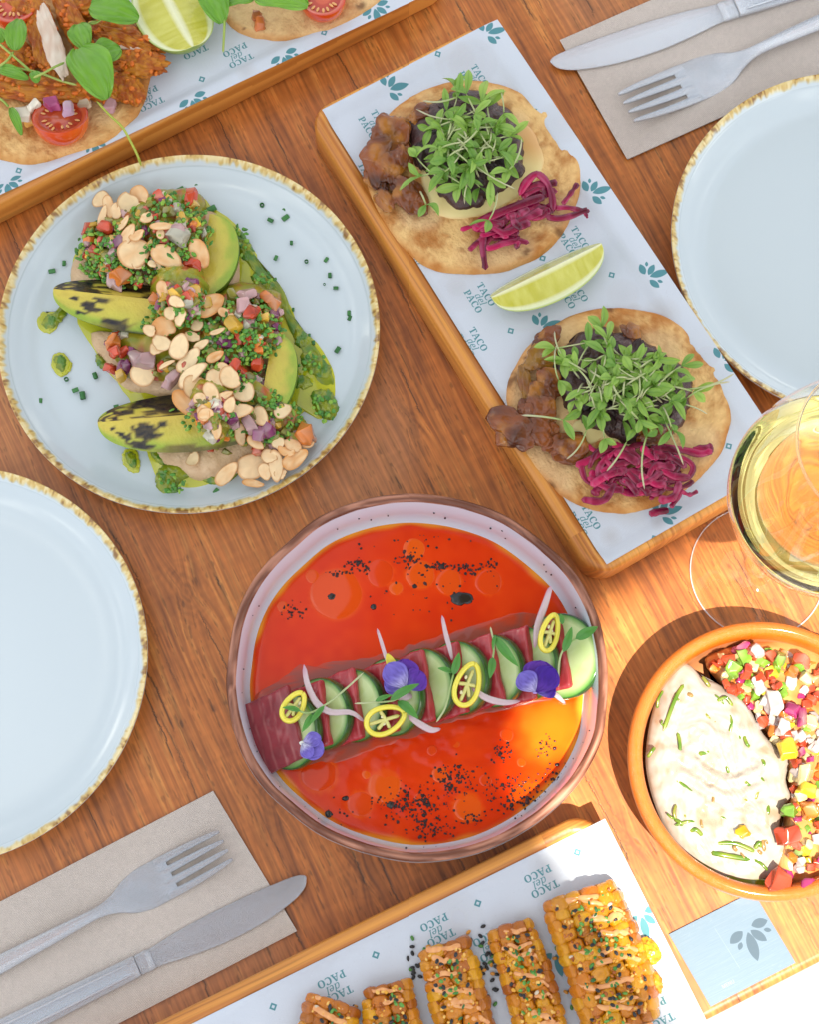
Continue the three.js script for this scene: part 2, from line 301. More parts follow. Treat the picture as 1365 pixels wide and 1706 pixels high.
{ // unseen cloth added to shade the table, notched and extended to shape the light
  const hA = 2.3, off = SUN.clone().multiplyScalar(hA / SUN.y);
  const pl = [P(852, 1195, 0), P(1005, 1020, 0), P(1190, 890, 0), P(1460, 690, 0), V(0.62, 0, -0.42), V(0.75, 0, -2.9), V(-0.42, 0, -2.9), V(-0.5, 0, 0.36), P(1160, 1960, 0), P(1122, 1690, 0), P(843, 1290, 0)];
  const poly = pl.map((p) => [p.x + off.x, p.z + off.z]);
  const sh = new THREE.Shape(poly.map(([x, z]) => new THREE.Vector2(x, -z)));
  const g = new THREE.ExtrudeGeometry(sh, { depth: 0.004, bevelEnabled: false }).rotateX(-Math.PI / 2).translate(0, hA, 0);
  solo('added_awning', g, new THREE.MeshStandardMaterial({ color: new THREE.Color(0.26, 0.23, 0.15), roughness: 0.95 }), null, null, null, 'structure');
}

// ------------------------------------------------------------ plates
const speck = (() => { // gold and brown brushed glaze round a plate's edge; v = 0 inside, 1 outside
  const w = 2048, h = 32; seed = 41;
  return dataTex(w, h, (i, j) => {
    const v = j / h, per = (x, s) => vn((x % w) / 6.4, 0, s) * (1 - sst(w - 60, w, x)) + vn(0, 0, s) * sst(w - 60, w, x);
    const jag = 0.06 + 0.2 * vn(i / 6, 0, 21) + 0.16 * vn(i / 22, 0, 22), blot = vn(i / 9, v * 1.4, 23) * 0.6 + vn(i / 3.2, v * 3, 24) * 0.4, big = vn(i / 60, 0, 25);
    const white = [204, 214, 220], gold = [206, 168, 84], pale = [228, 206, 146], brown = [126, 78, 22];
    let c = mix(pale, gold, sst(0.3, 0.6, blot)); c = mix(c, brown, 0.85 * sst(0.54, 0.78, blot + 0.2 * (big - 0.5)));
    const edge = sst(jag - 0.08, jag + 0.2, v); c = mix(white, c, edge * 0.95); c = mix(c, [196, 186, 158], sst(0.9, 0.97, v) * 0.8);
    return c.map(Math.round);
  }, true, [1, 1]);
})();
const glaze = new THREE.MeshPhysicalMaterial({ color: new THREE.Color(0.57, 0.645, 0.69), roughness: 0.26, clearcoat: 0.6, clearcoatRoughness: 0.06, side: THREE.DoubleSide });
const rimGlaze = new THREE.MeshPhysicalMaterial({ map: speck, roughness: 0.32, clearcoat: 0.7, clearcoatRoughness: 0.1, side: THREE.DoubleSide });
const lathe = (a, n = 128) => new THREE.LatheGeometry(new THREE.SplineCurve(a.map(([r, y]) => new THREE.Vector2(r / 1000, y / 1000))).getPoints(a.length * 5), n);
const lathe0 = (a, n = 128) => new THREE.LatheGeometry(a.map(([r, y]) => new THREE.Vector2(r / 1000, y / 1000)), n);
function plate(name, x, z, label) {
  const t = thing(name, label, 'plate', V(x, 0, z), 'speckle-edged white plates');
  const at = (g) => g.translate(x, 0, z);
  part('plate_body', at(mergeGeometries([lathe([[0.01, 5], [40, 5], [70, 5.1], [84, 5.6], [92, 8], [98.6, 12.8], [100.3, 14.55]]), lathe([[104.95, 18.2], [104.9, 17], [103.4, 13.8], [96, 7], [84, 2.8], [68, 1.6], [66, 0.2], [62, 0.2], [60, 2], [20, 2.4], [0.01, 2.4]])])), glaze, t);
  part('speckled_rim', at(lathe([[100.2, 14.5], [101, 15.4], [102.6, 17.3], [104, 18.5], [104.7, 18.6], [104.95, 18.2]])), rimGlaze, t);
  return t;
}
const PL1 = [-0.12495, -0.32106], PL2 = [-0.23862, -0.13293], PL3 = [0.24617, -0.38775];
plate('dinner_plate', ...PL1, 'white plate with golden speckled rim holding the charred avocado and almond salad');
plate('dinner_plate', ...PL2, 'empty pale plate with golden speckled rim above the fork and napkin at lower left');
plate('dinner_plate', ...PL3, 'empty pale plate with golden speckled rim between the wine glass and the upper napkin');

// ------------------------------------------------------------ wooden trays with printed paper
const woodTray = (() => dataTex(512, 1024, (i, j) => { // i across, j along the board
  const u = j / 1024 * 330, v = i / 512 * 130, w = v + 1.2 * vn(u / 60, v / 9, 61), lam = Math.floor(w / 21 + 0.2), t = 0.3 * vn(u / 240, w / 1.6 + lam * 9, 62 + lam) + 0.2 * vn(u / 110, w / 0.7, 63) + 0.2 * vn(u / 300, w / 5, 65) + 0.3 * hash(lam, 3, 5);
  const c = mix(S(184, 106, 36), S(240, 168, 78), sst(0.15, 0.8, t)), k = (1 - 0.25 * sst(0.7, 0.92, vn(u / 60, w / 0.5, 64))) * 0.92;
  return c.map((q) => toS(q * k));
}, true, [1 / 0.13, 1 / 0.33]))();
const trayMat = new THREE.MeshPhysicalMaterial({ map: woodTray, roughness: 0.42, clearcoat: 0.15, clearcoatRoughness: 0.3, bumpMap: BT.mid, bumpScale: 0.0001, side: THREE.DoubleSide });
const NB0 = -0.0155, TRH = 0.025, TRF = 0.022;
function rrect(hl, hw, r, n = 10) { const o = []; for (const [sx, sz, a0] of [[1, 1, 0], [-1, 1, 90], [-1, -1, 180], [1, -1, 270]]) for (let i = 0; i <= n; i++) { const a = (a0 + 90 * i / n) * D2R; o.push([sx * (hl - r) + r * Math.cos(a), sz * (hw - r) + r * Math.sin(a)]); } return o; }
// A = unit vector along the board, B across; the board spans a0..a1, b0..b1 (metres, measured along A and B)
function tray(A, B, a0, a1, b0, b1, label) {
  const ca = (a0 + a1) / 2, cb = (b0 + b1) / 2, hl = (a1 - a0) / 2, hw = (b1 - b0) / 2, C = A.clone().multiplyScalar(ca).addScaledVector(B, cb);
  const t = thing('wooden_tray', label, 'tray', C, 'wooden serving trays');
  const skin = (prof, fill, flip) => {
    const pos = [], uv = [], idx = []; let n = 0;
    prof.forEach(([d, y]) => { const o = rrect(hl - d, hw - d, Math.max(0.004, 0.015 - d)); n = o.length; o.forEach(([a, b]) => { const p = C.clone().addScaledVector(A, a).addScaledVector(B, b); pos.push(p.x, y, p.z); uv.push(b + 0.06 + (y < 0.018 ? y * 0.8 : 0), a + 0.2); }); });
    for (let r = 0; r < prof.length - 1; r++) for (let i = 0; i < n; i++) { const p = r * n + i, q = r * n + (i + 1) % n; idx.push(p, q, p + n, q, q + n, p + n); }
    const f = (r) => { for (let i = 1; i < n - 1; i++) idx.push(r * n, r * n + i, r * n + i + 1); };
    if (fill) f(prof.length - 1); return build(pos, idx, uv);
  };
  part('rim', skin([[0.004, 0], [0.001, 0.0015], [0, 0.004], [0, TRH - 0.004], [0.0005, TRH - 0.002], [0.0016, TRH - 0.0006], [0.0034, TRH], [0.0055, TRH], [0.0075, TRH - 0.0008], [0.0095, TRF + 0.0006], [0.011, TRF]]), trayMat, t);
  part('tray_board', skin([[0.011, TRF], [0.03, TRF], [0.05, TRF]], true), trayMat, t);
  return { t, A, B, a0, a1, b0, b1 };
}
const TA = tray(V(0.533, 0, 0.846), V(0.846, 0, -0.533), -0.4172, -0.1048, 0.1829, 0.3035, 'bamboo serving tray in the middle with two beef tacos on it');
const TBA = P(660, 34, 0).sub(P(0, 367, 0)).normalize(), TBB = V(-TBA.z, 0, TBA.x), TBE = P(300, 217, 0).dot(TBB) + 0.003, TBS = P(700, 12, 0).dot(TBA) + 0.02;
const TB = tray(TBA, TBB, TBS - 0.32, TBS, TBE - 0.12, TBE, 'bamboo serving tray at the top left with chicken tacos on it');
const TC = tray(V(0.886, 0, -0.464), V(0.464, 0, 0.886), -0.20, 0.118, NB0, NB0 + 0.12, 'bamboo serving tray at the bottom with corn ribs on it');
// leaf emblem: five petals over a point, radiating upwards in its own frame (y down)
function emblem(c, x, y, rot, s) {
  c.save(); c.translate(x, y); c.rotate(rot * D2R); c.scale(s, s);
  for (const [a, r0, r1, w] of [[-173, 0.16, 0.66, 0.15], [-120, 0.14, 0.68, 0.14], [-79, 0.14, 1.0, 0.17], [-18, 0.16, 0.68, 0.15], [-148, 0.5, 0.72, 0.07], [-43, 0.46, 0.7, 0.075]]) {
    c.save(); c.rotate(a * D2R); c.beginPath(); c.moveTo(r0, 0); c.bezierCurveTo(r0 + (r1 - r0) * 0.3, -w * 1.35, r0 + (r1 - r0) * 0.75, -w * 1.1, r1, 0); c.bezierCurveTo(r0 + (r1 - r0) * 0.75, w * 1.1, r0 + (r1 - r0) * 0.3, w * 1.35, r0, 0); c.fill(); c.restore();
  }
  c.restore();
}
function paperMat(w, h, L, Wd, motifs, ink = '#4f8a94') { // canvas: x along L, y along Wd (metres)
  const cv = document.createElement('canvas'); cv.width = w; cv.height = h; const c = cv.getContext('2d'), k = w / L;
  c.fillStyle = '#cdd3de'; c.fillRect(0, 0, w, h);
  for (let i = 0; i < 9000; i++) { const v = rnd() < 0.5 ? 255 : 150; c.fillStyle = `rgba(${v},${v},${v + 0},${rr(0.02, 0.09)})`; const q = rr(1, 5); c.fillRect(rnd() * w, rnd() * h, q, rr(1, 4)); }
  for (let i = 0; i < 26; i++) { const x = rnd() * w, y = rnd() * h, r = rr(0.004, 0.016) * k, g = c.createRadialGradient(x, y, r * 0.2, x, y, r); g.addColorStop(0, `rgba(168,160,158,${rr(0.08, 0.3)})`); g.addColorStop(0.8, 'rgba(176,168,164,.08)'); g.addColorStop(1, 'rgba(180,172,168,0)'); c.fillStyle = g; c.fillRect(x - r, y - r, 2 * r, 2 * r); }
  c.fillStyle = ink; c.textAlign = 'center'; c.textBaseline = 'middle';
  for (const [t, x, y] of motifs) {
    const X = x * k, Y = y * (h / Wd);
    if (t === 'e') emblem(c, X - 0.002 * k, Y + 0.0035 * k, 0, 0.0132 * k);
    else if (t === 't') {
      const s = 0.0053 * k; c.font = `bold ${s}px serif`; c.fillText('TACO', X, Y - s * 0.78); c.fillText('PACO', X, Y + s * 0.78);
      c.font = `italic ${s * 0.95}px serif`; c.fillText('del', X + s * 0.1, Y - s * 0.02);
    } else { c.save(); c.translate(X, Y); c.rotate(Math.PI / 4); const q = 0.0011 * k; c.lineWidth = q * 0.75; c.strokeStyle = ink; c.strokeRect(-q, -q, 2 * q, 2 * q); c.restore(); for (const [a, b] of [[1, 0], [-1, 0], [0, 1], [0, -1]]) c.fillRect(X + a * 0.0014 * k - 1.5, Y + b * 0.0014 * k - 1.5, 3, 3); }
  }
  const t = new THREE.CanvasTexture(cv); t.colorSpace = THREE.SRGBColorSpace;
  return new THREE.MeshPhysicalMaterial({ map: t, roughness: 0.62, side: THREE.DoubleSide, bumpMap: BT.fine, bumpScale: 0.00008 });
}
function inset(tr, a, b) { const r = 0.015, x = Math.abs(a - (tr.a0 + tr.a1) / 2) - (tr.a1 - tr.a0) / 2 + r, y = Math.abs(b - (tr.b0 + tr.b1) / 2) - (tr.b1 - tr.b0) / 2 + r; return -(Math.hypot(Math.max(x, 0), Math.max(y, 0)) + Math.min(Math.max(x, y), 0) - r); }
// paper corner O, unit X along the lettering, length L, then Y = X turned clockwise on the table, width Wd
function paper(tr, O, X, L, Wd, motifPx, label) {
  const Y = V(-X.z, 0, X.x), nu = 90, nv = 60, pos = [], uv = [], idx = [];
  const hgt = (p) => {
    const a = p.dot(tr.A), b = p.dot(tr.B), d = inset(tr, a, b);
    return d > 0.012 ? TRF + 0.0004 : d > 0.005 ? TRF + 0.0004 + (TRH - TRF + 0.0002) * sst(0.012, 0.005, d) : TRH + 0.0006 - (d < 0 ? d * d * 12 : 0);
  };
  const ph = rr(0, 9);
  for (let i = 0; i <= nu; i++) for (let j = 0; j <= nv; j++) {
    const p = O.clone().addScaledVector(X, L * i / nu).addScaledVector(Y, Wd * j / nv); p.y = 0;
    pos.push(p.x, hgt(p) + 0.0007 * Math.max(0, N3(p.x * 30 + ph, 1, p.z * 30) + 0.4 * N3(p.x * 90 + ph, 1, p.z * 90)), p.z); uv.push(i / nu, 1 - j / nv);
  }
  for (let i = 0; i < nu; i++) for (let j = 0; j < nv; j++) { const a = i * (nv + 1) + j; idx.push(a, a + 1, a + nv + 1, a + 1, a + nv + 2, a + nv + 1); }
  const g = build(pos, idx, uv);
  const mot = motifPx.map(([t, x, y]) => { const p = P(x, y, TRF).sub(O); return [t, p.dot(X), p.dot(Y)]; });
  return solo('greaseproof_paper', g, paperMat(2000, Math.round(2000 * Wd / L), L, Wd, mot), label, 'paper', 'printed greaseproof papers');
}
{
  const A = TA.A, B = TA.B, O = A.clone().multiplyScalar(-0.4140).addScaledVector(B, 0.309); // top right corner; lettering along A, down = -B
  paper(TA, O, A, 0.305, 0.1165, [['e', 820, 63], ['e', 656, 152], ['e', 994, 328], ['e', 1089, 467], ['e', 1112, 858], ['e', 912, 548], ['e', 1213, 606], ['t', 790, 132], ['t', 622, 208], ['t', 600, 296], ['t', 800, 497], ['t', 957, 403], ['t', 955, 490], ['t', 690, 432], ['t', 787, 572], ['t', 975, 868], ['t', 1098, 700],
    ['d', 1020, 459], ['d', 852, 552], ['d', 905, 431], ['d', 1215, 744], ['d', 730, 95], ['d', 890, 190], ['d', 1090, 900], ['d', 700, 250]], 'white greaseproof paper with teal print under the two beef tacos');
  const e1 = P(0, 326, TRH).setY(0), e2 = P(664, 14, TRH).setY(0), XB = e1.clone().sub(e2).normalize(), OB = e2.clone().addScaledVector(XB, -0.014); // lettering upside down to the viewer
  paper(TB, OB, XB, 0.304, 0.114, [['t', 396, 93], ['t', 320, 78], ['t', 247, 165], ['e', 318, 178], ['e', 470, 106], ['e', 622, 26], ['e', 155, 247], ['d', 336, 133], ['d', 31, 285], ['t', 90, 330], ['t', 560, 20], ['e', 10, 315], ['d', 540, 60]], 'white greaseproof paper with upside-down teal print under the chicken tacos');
  const XC = TC.A.clone().multiplyScalar(-1), OC = P(1181, 1704, TRH), Y = V(-XC.z, 0, XC.x);
  const tl = P(1009, 1364, TRH), L = 0.322; const O3 = tl.clone().setY(0).addScaledVector(Y, -0.118);
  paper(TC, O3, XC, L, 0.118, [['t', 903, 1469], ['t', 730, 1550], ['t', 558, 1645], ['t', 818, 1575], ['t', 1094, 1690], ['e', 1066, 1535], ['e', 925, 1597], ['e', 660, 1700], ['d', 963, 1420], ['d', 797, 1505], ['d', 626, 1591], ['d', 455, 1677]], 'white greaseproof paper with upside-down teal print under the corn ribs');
}

// ------------------------------------------------------------ tuna bowl
const dens = (g) => g; // geometry in world metres
{
  const RIM = [[375.9, 1140], [379.5, 1095], [389, 1037], [408.5, 986.5], [437.5, 943], [478.6, 902], [529.4, 861], [594.7, 834], [664.8, 821.6], [720, 823], [779.6, 834], [845, 858.4], [912.6, 906.7], [961, 955], [997.3, 1023], [1011.8, 1088], [1014.5, 1140], [1012.5, 1175], [1005.7, 1226.7], [973, 1294], [924.7, 1347.6], [864.3, 1391], [791.7, 1422.6], [695, 1435.9], [606.8, 1420], [534.3, 1391], [481, 1352], [437.5, 1311], [406, 1263], [386.8, 1210]];
  const cv = new THREE.CatmullRomCurve3(RIM.map(([x, y]) => P(x, y, 0.04)), true, 'centripetal'), n = 180, out = cv.getSpacedPoints(n).slice(0, n), C = V(0, 0, 0);
  out.forEach((v) => C.addScaledVector(v, 1 / n)); C.y = 0;
  const skin = (prof, col, wob = 0) => {
    const pos = [], uv = [], idx = [], cc = [];
    prof.forEach(([k, y], r) => { for (let i = 0; i < n; i++) { const o = out[i], w = 1 + wob * Math.sin(i * 0.9 + r) * N3(i * 0.11, r * 0.4, 2); const x = C.x + (o.x - C.x) * k * w, z = C.z + (o.z - C.z) * k * w; pos.push(x, y / 1000, z); uv.push(x, z); cc.push(...col(x, y / 1000, z, k, i)); } });
    for (let r = 0; r < prof.length - 1; r++) for (let i = 0; i < n; i++) { const a = r * n + i, b = r * n + (i + 1) % n; idx.push(a, b, a + n, b, b + n, a + n); }
    const last = pos.length / 3; pos.push(C.x, prof[prof.length - 1][1] / 1000, C.z); uv.push(C.x, C.z); cc.push(...col(C.x, 0, C.z, 0, 0)); const o = (prof.length - 1) * n;
    if (prof[prof.length - 1][0] < 0.7) for (let i = 0; i < n; i++) idx.push(o + i, o + (i + 1) % n, last);
    return build(pos, idx, uv, cc);
  };
  const t = thing('ceramic_bowl', 'white ceramic bowl with brown rim and bright red sauce in the centre of the table', 'bowl', C.clone());
  const spk = () => [0.60, 0.655, 0.755], spk0 = (x, y, z) => { const s = sst(0.86, 0.93, vn(x * 1500, z * 1500 + y * 300, 31)) * sst(0.6, 0.7, vn(x * 150, z * 150, 32)); return mix([0.69, 0.685, 0.745], [0.06, 0.05, 0.06], s); };
  const body = vm(0.28, { coat: 0.8 });
  part('bowl_inside', skin([[0.952, 39.0], [0.945, 36], [0.934, 31], [0.926, 25], [0.922, 18], [0.88, 11.5], [0.77, 8.5], [0.6, 7]], spk), body, t);
  part('bowl_outside', skin([[1.0, 38.6], [1.003, 35], [0.99, 26], [0.955, 14], [0.88, 5], [0.75, 1], [0.62, 0]], spk), body, t);
  part('brown_rim', skin([[0.950, 38.6], [0.956, 39.8], [0.966, 40.8], [0.980, 41], [0.993, 40.2], [0.999, 38.8]], (x, y, z, k, i) => { const q = vn(i / 7, k * 60, 35) * 0.6 + vn(i / 2.3, k * 160, 36) * 0.4; return mix(S(104, 58, 40), S(190, 132, 108), sst(0.35, 0.85, q)); }, 0.002), vm(0.4, { coat: 0.2 }), t);
  seed = 14; const wsp = []; for (let i = 0; i < 34; i++) { const o = out[Math.floor(rnd() * n)], k = rr(0.915, 0.94), y = 0.025 + (k - 0.918) / 0.025 * 0.009, q = rr(0.0002, 0.0006); wsp.push(paint(new THREE.IcosahedronGeometry(q, 1).translate(C.x + (o.x - C.x) * k, y, C.z + (o.z - C.z) * k), [0.05, 0.04, 0.045])); }
  part('glaze_specks', mergeGeometries(wsp), vm(0.4), t, { kind: 'stuff' });
  // the sauce fills the bottom up to the wall
  const hs = 0.0155, sc = out.map((o) => V(C.x + (o.x - C.x) * 0.917, hs, C.z + (o.z - C.z) * 0.917));
  const bubbles = []; seed = 77;
  for (const [x, y, r] of [[560, 990, 46], [633, 955, 24], [700, 958, 27], [748, 970, 24], [815, 970, 24], [640, 1310, 30], [660, 980, 13], [780, 1345, 26], [530, 1290, 34], [600, 1340, 24], [880, 1330, 30]]) { const p = P(x, y, hs); bubbles.push([p.x, p.z, r * 0.00031]); }
  const sunPatch = P(925, 1215, hs), sauceCol = (x, z, k) => {
    const m = vn(x * 60, z * 60, 51) * 0.6 + vn(x * 200, z * 200, 52) * 0.4; let c = mix([0.66, 0.022, 0.001], [0.8, 0.055, 0.002], m);
    for (const [a, b, r] of bubbles) c = mix(c, [0.8, 0.085, 0.003], 0.8 * (1 - sst(r * 0.9, r * 1.05, Math.hypot((x - a), (z - b)) * (1 + 0.15 * (m - 0.5)))));
    c = mix(c, [0.95, 0.36, 0.02], sst(0.945, 0.995, k + 0.05 * (vn(x * 90, z * 90, 53) - 0.5)));
    const d = Math.hypot(x - sunPatch.x, (z - sunPatch.z)) / 0.02; return mix(c, [0.95, 0.3, 0.015], 0.42 * (1 - sst(0.4, 1.3, d + 0.9 * (m - 0.5))));  // sunlit yellow patch at lower right painted into the sauce colour
  };
  const ripple = (x, z, k) => { const d = (x - C.x) * 0.24 + (z - C.z) * 0.97; return (0.0006 * N3(x * 80, 2, z * 150) + 0.00035 * N3(x * 180, 5, z * 300)) * sst(0.005, 0.03, d) * (1 - k * k * k); };
  solo('red_sauce', blob(sc, { h: hs - 0.004, t: 0.004, n: 180, rings: 90, p: 40, q: 0.5, even: true, sharp: true, col: sauceCol, lift: ripple }), vm(0.12), 'glossy red orange sauce pooled in the brown rimmed bowl', 'sauce');
  for (const [x, y, r] of [[560, 990, 44], [633, 955, 23], [700, 958, 25], [748, 970, 22], [815, 970, 23], [640, 1310, 28], [660, 980, 12], [780, 1345, 24], [530, 1290, 30], [600, 1340, 22], [690, 915, 20], [520, 960, 12], [470, 1010, 10], [735, 1290, 15], [845, 1225, 12], [720, 1250, 9], [700, 1330, 10], [810, 1300, 11], [870, 1270, 8], [760, 1240, 7], [610, 1290, 8]]) {
    const pts = []; for (let i = 0; i < 20; i++) { const a = i / 20 * 6.283, w = 1 + 0.1 * N3(Math.cos(a) + x, Math.sin(a) + y, 2); pts.push([x + Math.cos(a) * r * w, y + Math.sin(a) * r * w * 0.96]); }
    solo('oil_droplet', blob(pts, { h: hs - 0.0001, t: 0.00022 + r * 0.000004, n: 48, rings: 8, p: 6, col: mix([0.72, 0.045, 0.002], [0.80, 0.10, 0.003], rnd()) }), vm(0.06, { sp: 0.9 }), `${r > 21 ? 'large' : r > 11 ? 'middling' : 'small'} round oil droplet in the ${zone(x, y, 695, 1140, 250, 250)} of the red sauce`, 'oil', 'oil droplets on the red sauce');
  }
  // charred pepper specks floating on the sauce
  const specks = []; const sp = (x, y, r) => specks.push(lump(frame(x, y, hs + 0.0002, rr(0, 180)), r, r * 0.45, r * rr(0.6, 1), { det: 1, amp: 0.7, f: 1.5, col: pick([S(38, 16, 14), S(24, 12, 14), S(66, 28, 26)]) }));
  for (const [x, y, sx, sy, n] of [[598, 941, 16, 10, 46], [565, 955, 22, 5, 26], [683, 930, 22, 22, 60], [740, 944, 26, 6, 50], [780, 950, 16, 6, 26], [818, 942, 20, 12, 24], [490, 1018, 20, 14, 30], [838, 1252, 18, 14, 40], [910, 1245, 14, 22, 26], [690, 1345, 50, 30, 210], [760, 1300, 34, 28, 120], [860, 1320, 50, 30, 150], [720, 1380, 40, 16, 60], [785, 1365, 20, 14, 30], [920, 1290, 20, 20, 30], [570, 1350, 14, 22, 10], [700, 990, 90, 40, 36], [650, 905, 120, 14, 16]])
    for (let i = 0; i < n; i++) { const a = rr(0, 6.28), q = Math.sqrt(Math.max(0, -2 * Math.log(rnd() * 0.97 + 0.02))) * 0.6; sp(x + Math.cos(a) * q * sx, y + Math.sin(a) * q * sy, rr(0.8, 2.4) * (rnd() < 0.1 ? 1.7 : 1)); }
  solo('pepper_specks', mergeGeometries(specks), vm(0.5, { coat: 0.3 }), 'burnt black specks floating on the red sauce', null, null, 'stuff');
  for (const [x, y, a, b] of [[552, 994, 7, 6], [770, 997, 19, 11], [622, 1011, 5, 5], [650, 1341, 6, 6], [547, 1356, 6, 6], [575, 1330, 6, 4]])
    solo('burnt_flake', lump(frame(x, y, hs, rr(-12, 0)), a, 2.5, b, { det: 3, amp: 0.4, col: S(20, 12, 12) }), vm(0.25, { coat: 0.7 }), a > 10 ? 'large black burnt flake floating on the upper red sauce' : 'small black burnt flake floating on the red sauce', 'garnish', a > 10 ? null : 'small burnt flakes on the red sauce');
  // milky tiger's milk edge round the fish
  const milk = [[414, 1170], [440, 1140], [470, 1122], [490, 1104], [515, 1112], [545, 1100], [590, 1096], [630, 1088], [690, 1070], [760, 1048], [830, 1026], [880, 1014], [930, 1022], [980, 1066], [975, 1130], [950, 1160], [880, 1178], [800, 1196], [755, 1208], [720, 1222], [640, 1248], [560, 1274], [510, 1284], [455, 1286], [425, 1240]];
  solo('milky_marinade', blob(milk, { h: hs - 0.001, t: 0.0018, n: 110, rings: 14, jag: 0.004, p: 8, noise: 0.0006, nf: 160, col: (x, z, k) => mix(S(158, 76, 64), S(200, 64, 32), sst(0.8, 1, k + 0.3 * N3(x * 150, 1, z * 150))) }), vm(0.1, { coat: 0.3, cr: 0.04 }), 'pinkish milky marinade under the row of tuna slices', 'marinade');

  // fanned tuna and cucumber, leftmost slice on top
  const AX = -14.5, tilt = 36;
  const ord = ['first', 'second', 'third', 'fourth', 'fifth', 'sixth', 'seventh', 'eighth', 'ninth'];
  for (let i = 0; i < 9; i++) {
    const cx = 458 + 56.5 * i, cy = 1214 - 15 * i + (i ? rr(-4, 4) : 4), jx = i ? rr(-3, 3) : 0;
    { // tuna slab
      const m = frame(cx + jx + (i ? 4 : 0), cy, 0.0245, AX + rr(-3, 3) + (i ? 0 : -4), 0, tilt - (i ? 0 : 9));
      const g = rbox(i ? 68 : 92, 15, i ? rr(106, 122) : 122, 26, 4, 30, 4), p = g.attributes.position, q = rr(0, 9);
      for (let v = 0; v < p.count; v++) { const x = p.getX(v), y = p.getY(v), z = p.getZ(v); p.setXYZ(v, x + 3 * N3(z * 0.03 + q, y * 0.1, 1) - z * (i ? 0.12 : 0.14), y + 2.5 * N3(x * 0.03, q, z * 0.03) + 1.2 * N3(x * 0.12, q, z * 0.09), z + 4 * N3(x * 0.03 + q, y * 0.06, 3)); }
      const col = (x, y, z, v) => { const lx = p.getX(v), lz = p.getZ(v), ln = Math.abs(((lx * 0.05 + lz * 0.006 + 0.25 * N3(lz * 0.02, q, lx * 0.02) + 20) % 1) - 0.5); const m2 = 0.5 + 0.5 * N3(lx * 0.05, q, lz * 0.05); let c = i ? mix([0.27, 0.012, 0.022], [0.52, 0.045, 0.055], m2) : mix([0.20, 0.02, 0.026], [0.34, 0.035, 0.045], m2); return mix(c, i ? [0.62, 0.16, 0.15] : [0.42, 0.13, 0.12], (i ? 0.32 : 0.6) * (1 - sst(0.02, 0.11, ln))); };
      const sub = paint(mergeNormals(g), col).applyMatrix4(m);
      solo('tuna_slice', sub, vm(0.24, { coat: 0.6, cr: 0.15 }), `${i ? 'deep red raw tuna slice' : 'dark red raw tuna slab lying face up'}, ${ord[i]} from the left in the bowl`, 'tuna', 'tuna slices fanned in the red sauce');
    }
    { // cucumber slice: pale flesh face, dark peel edge
      const R = i === 8 ? 68 : rr(57, 63), m = frame(cx + 25 + jx, cy - 5 + rr(-4, 4), i === 8 ? 0.0255 : 0.0235, AX, 0, tilt - (i === 8 ? 12 : 0)), thk = 19;
      const label = `${i === 8 ? 'large pale' : 'dark-skinned'} cucumber slice, ${ord[i]} from the left in the bowl`;
      const t2 = thing('cucumber_slice', label, 'cucumber', V(0, 0, 0).applyMatrix4(m), 'cucumber slices fanned with the tuna');
      const rg = [[0, thk / 2], [0.3, thk / 2 + 0.4], [0.55, thk / 2], [0.62, thk / 2 - 0.5], [0.8, thk / 2], [0.95, thk / 2]], mk = (prof, cf) => { const g = new THREE.LatheGeometry(prof.map(([r, y]) => new THREE.Vector2(r * R, y)), 48), p = g.attributes.position; g.scale(1, 1, 1.06); const c = (x, y, z, v) => cf(Math.hypot(p.getX(v), p.getZ(v)) / R, Math.atan2(p.getZ(v), p.getX(v)), p.getY(v)); paint(g, c); return g.applyMatrix4(m); };
      part('flesh', mk([[0.001, -thk / 2], [0.9, -thk / 2], [0.96, -thk / 2 + 0.5], [0.96, thk / 2 - 0.4], ...rg.slice().reverse().map(([r, y]) => [Math.max(r, 0.001), y])], (r, a) => { const ns = 0.5 + 0.5 * Math.sin(a * 3) * sst(0.1, 0.4, r); let c = mix([0.34, 0.47, 0.13], [0.52, 0.60, 0.27], ns * 0.7); c = mix(c, [0.50, 0.62, 0.25], sst(0.5, 0.7, r)); c = mix(c, [0.6, 0.66, 0.4], 0.5 * vn(a * 5 + 30, r * 8, 72)); return mix(c, [0.07, 0.24, 0.02], sst(0.8, 0.97, r)); }), vm(0.25, { coat: 0.5 }), t2);
      part('peel', mk([[0.955, -thk / 2 - 0.2], [0.985, -thk / 2 + 0.6], [1.0, -1], [1.0, 1], [0.985, thk / 2 - 0.6], [0.955, thk / 2 + 0.2]], (r, a, y) => mix([0.010, 0.055, 0.008], [0.045, 0.15, 0.02], 0.6 * vn(a * 12 + 60, 1, 71) + 0.25 * sst(2, 6, y))), vm(0.22, { coat: 0.7 }), t2);
    }
  }
  // ---- garnish on the fish
  const HG = 0.036;
  const onion = (pts, w, label) => solo('onion_sliver', tube(pts.map(([x, y, z]) => P(x, y, z ?? HG)), (t) => w * 0.0002 * (0.35 + 0.65 * Math.sin(Math.PI * clamp(t * 0.85 + 0.12))), { flat: 0.45, n: 18, m: 8, col: (t, j) => mix([0.78, 0.66, 0.68], [0.55, 0.22, 0.34], sst(0.7, 1, Math.abs(2 * t - 1)) * 0.6 + (j < 0.3 ? 0.2 : 0)) }), vm(0.2, { coat: 0.5, tr: 0.25 }), label, 'onion', 'pale onion slivers on the tuna');
  onion([[919, 976, 0.046], [908, 1010], [896, 1045], [892, 1080, 0.033]], 9.5, 'long curved onion sliver standing beside the last cucumber slice');
  onion([[737, 1025, 0.044], [744, 1058], [750, 1080], [754, 1100, 0.033]], 6.5, 'thin onion sliver pointing up above the sixth tuna slice');
  onion([[628, 1047, 0.042], [636, 1072], [645, 1100], [652, 1112, 0.034]], 5, 'thin pink onion sliver above the violet with yellow petal');
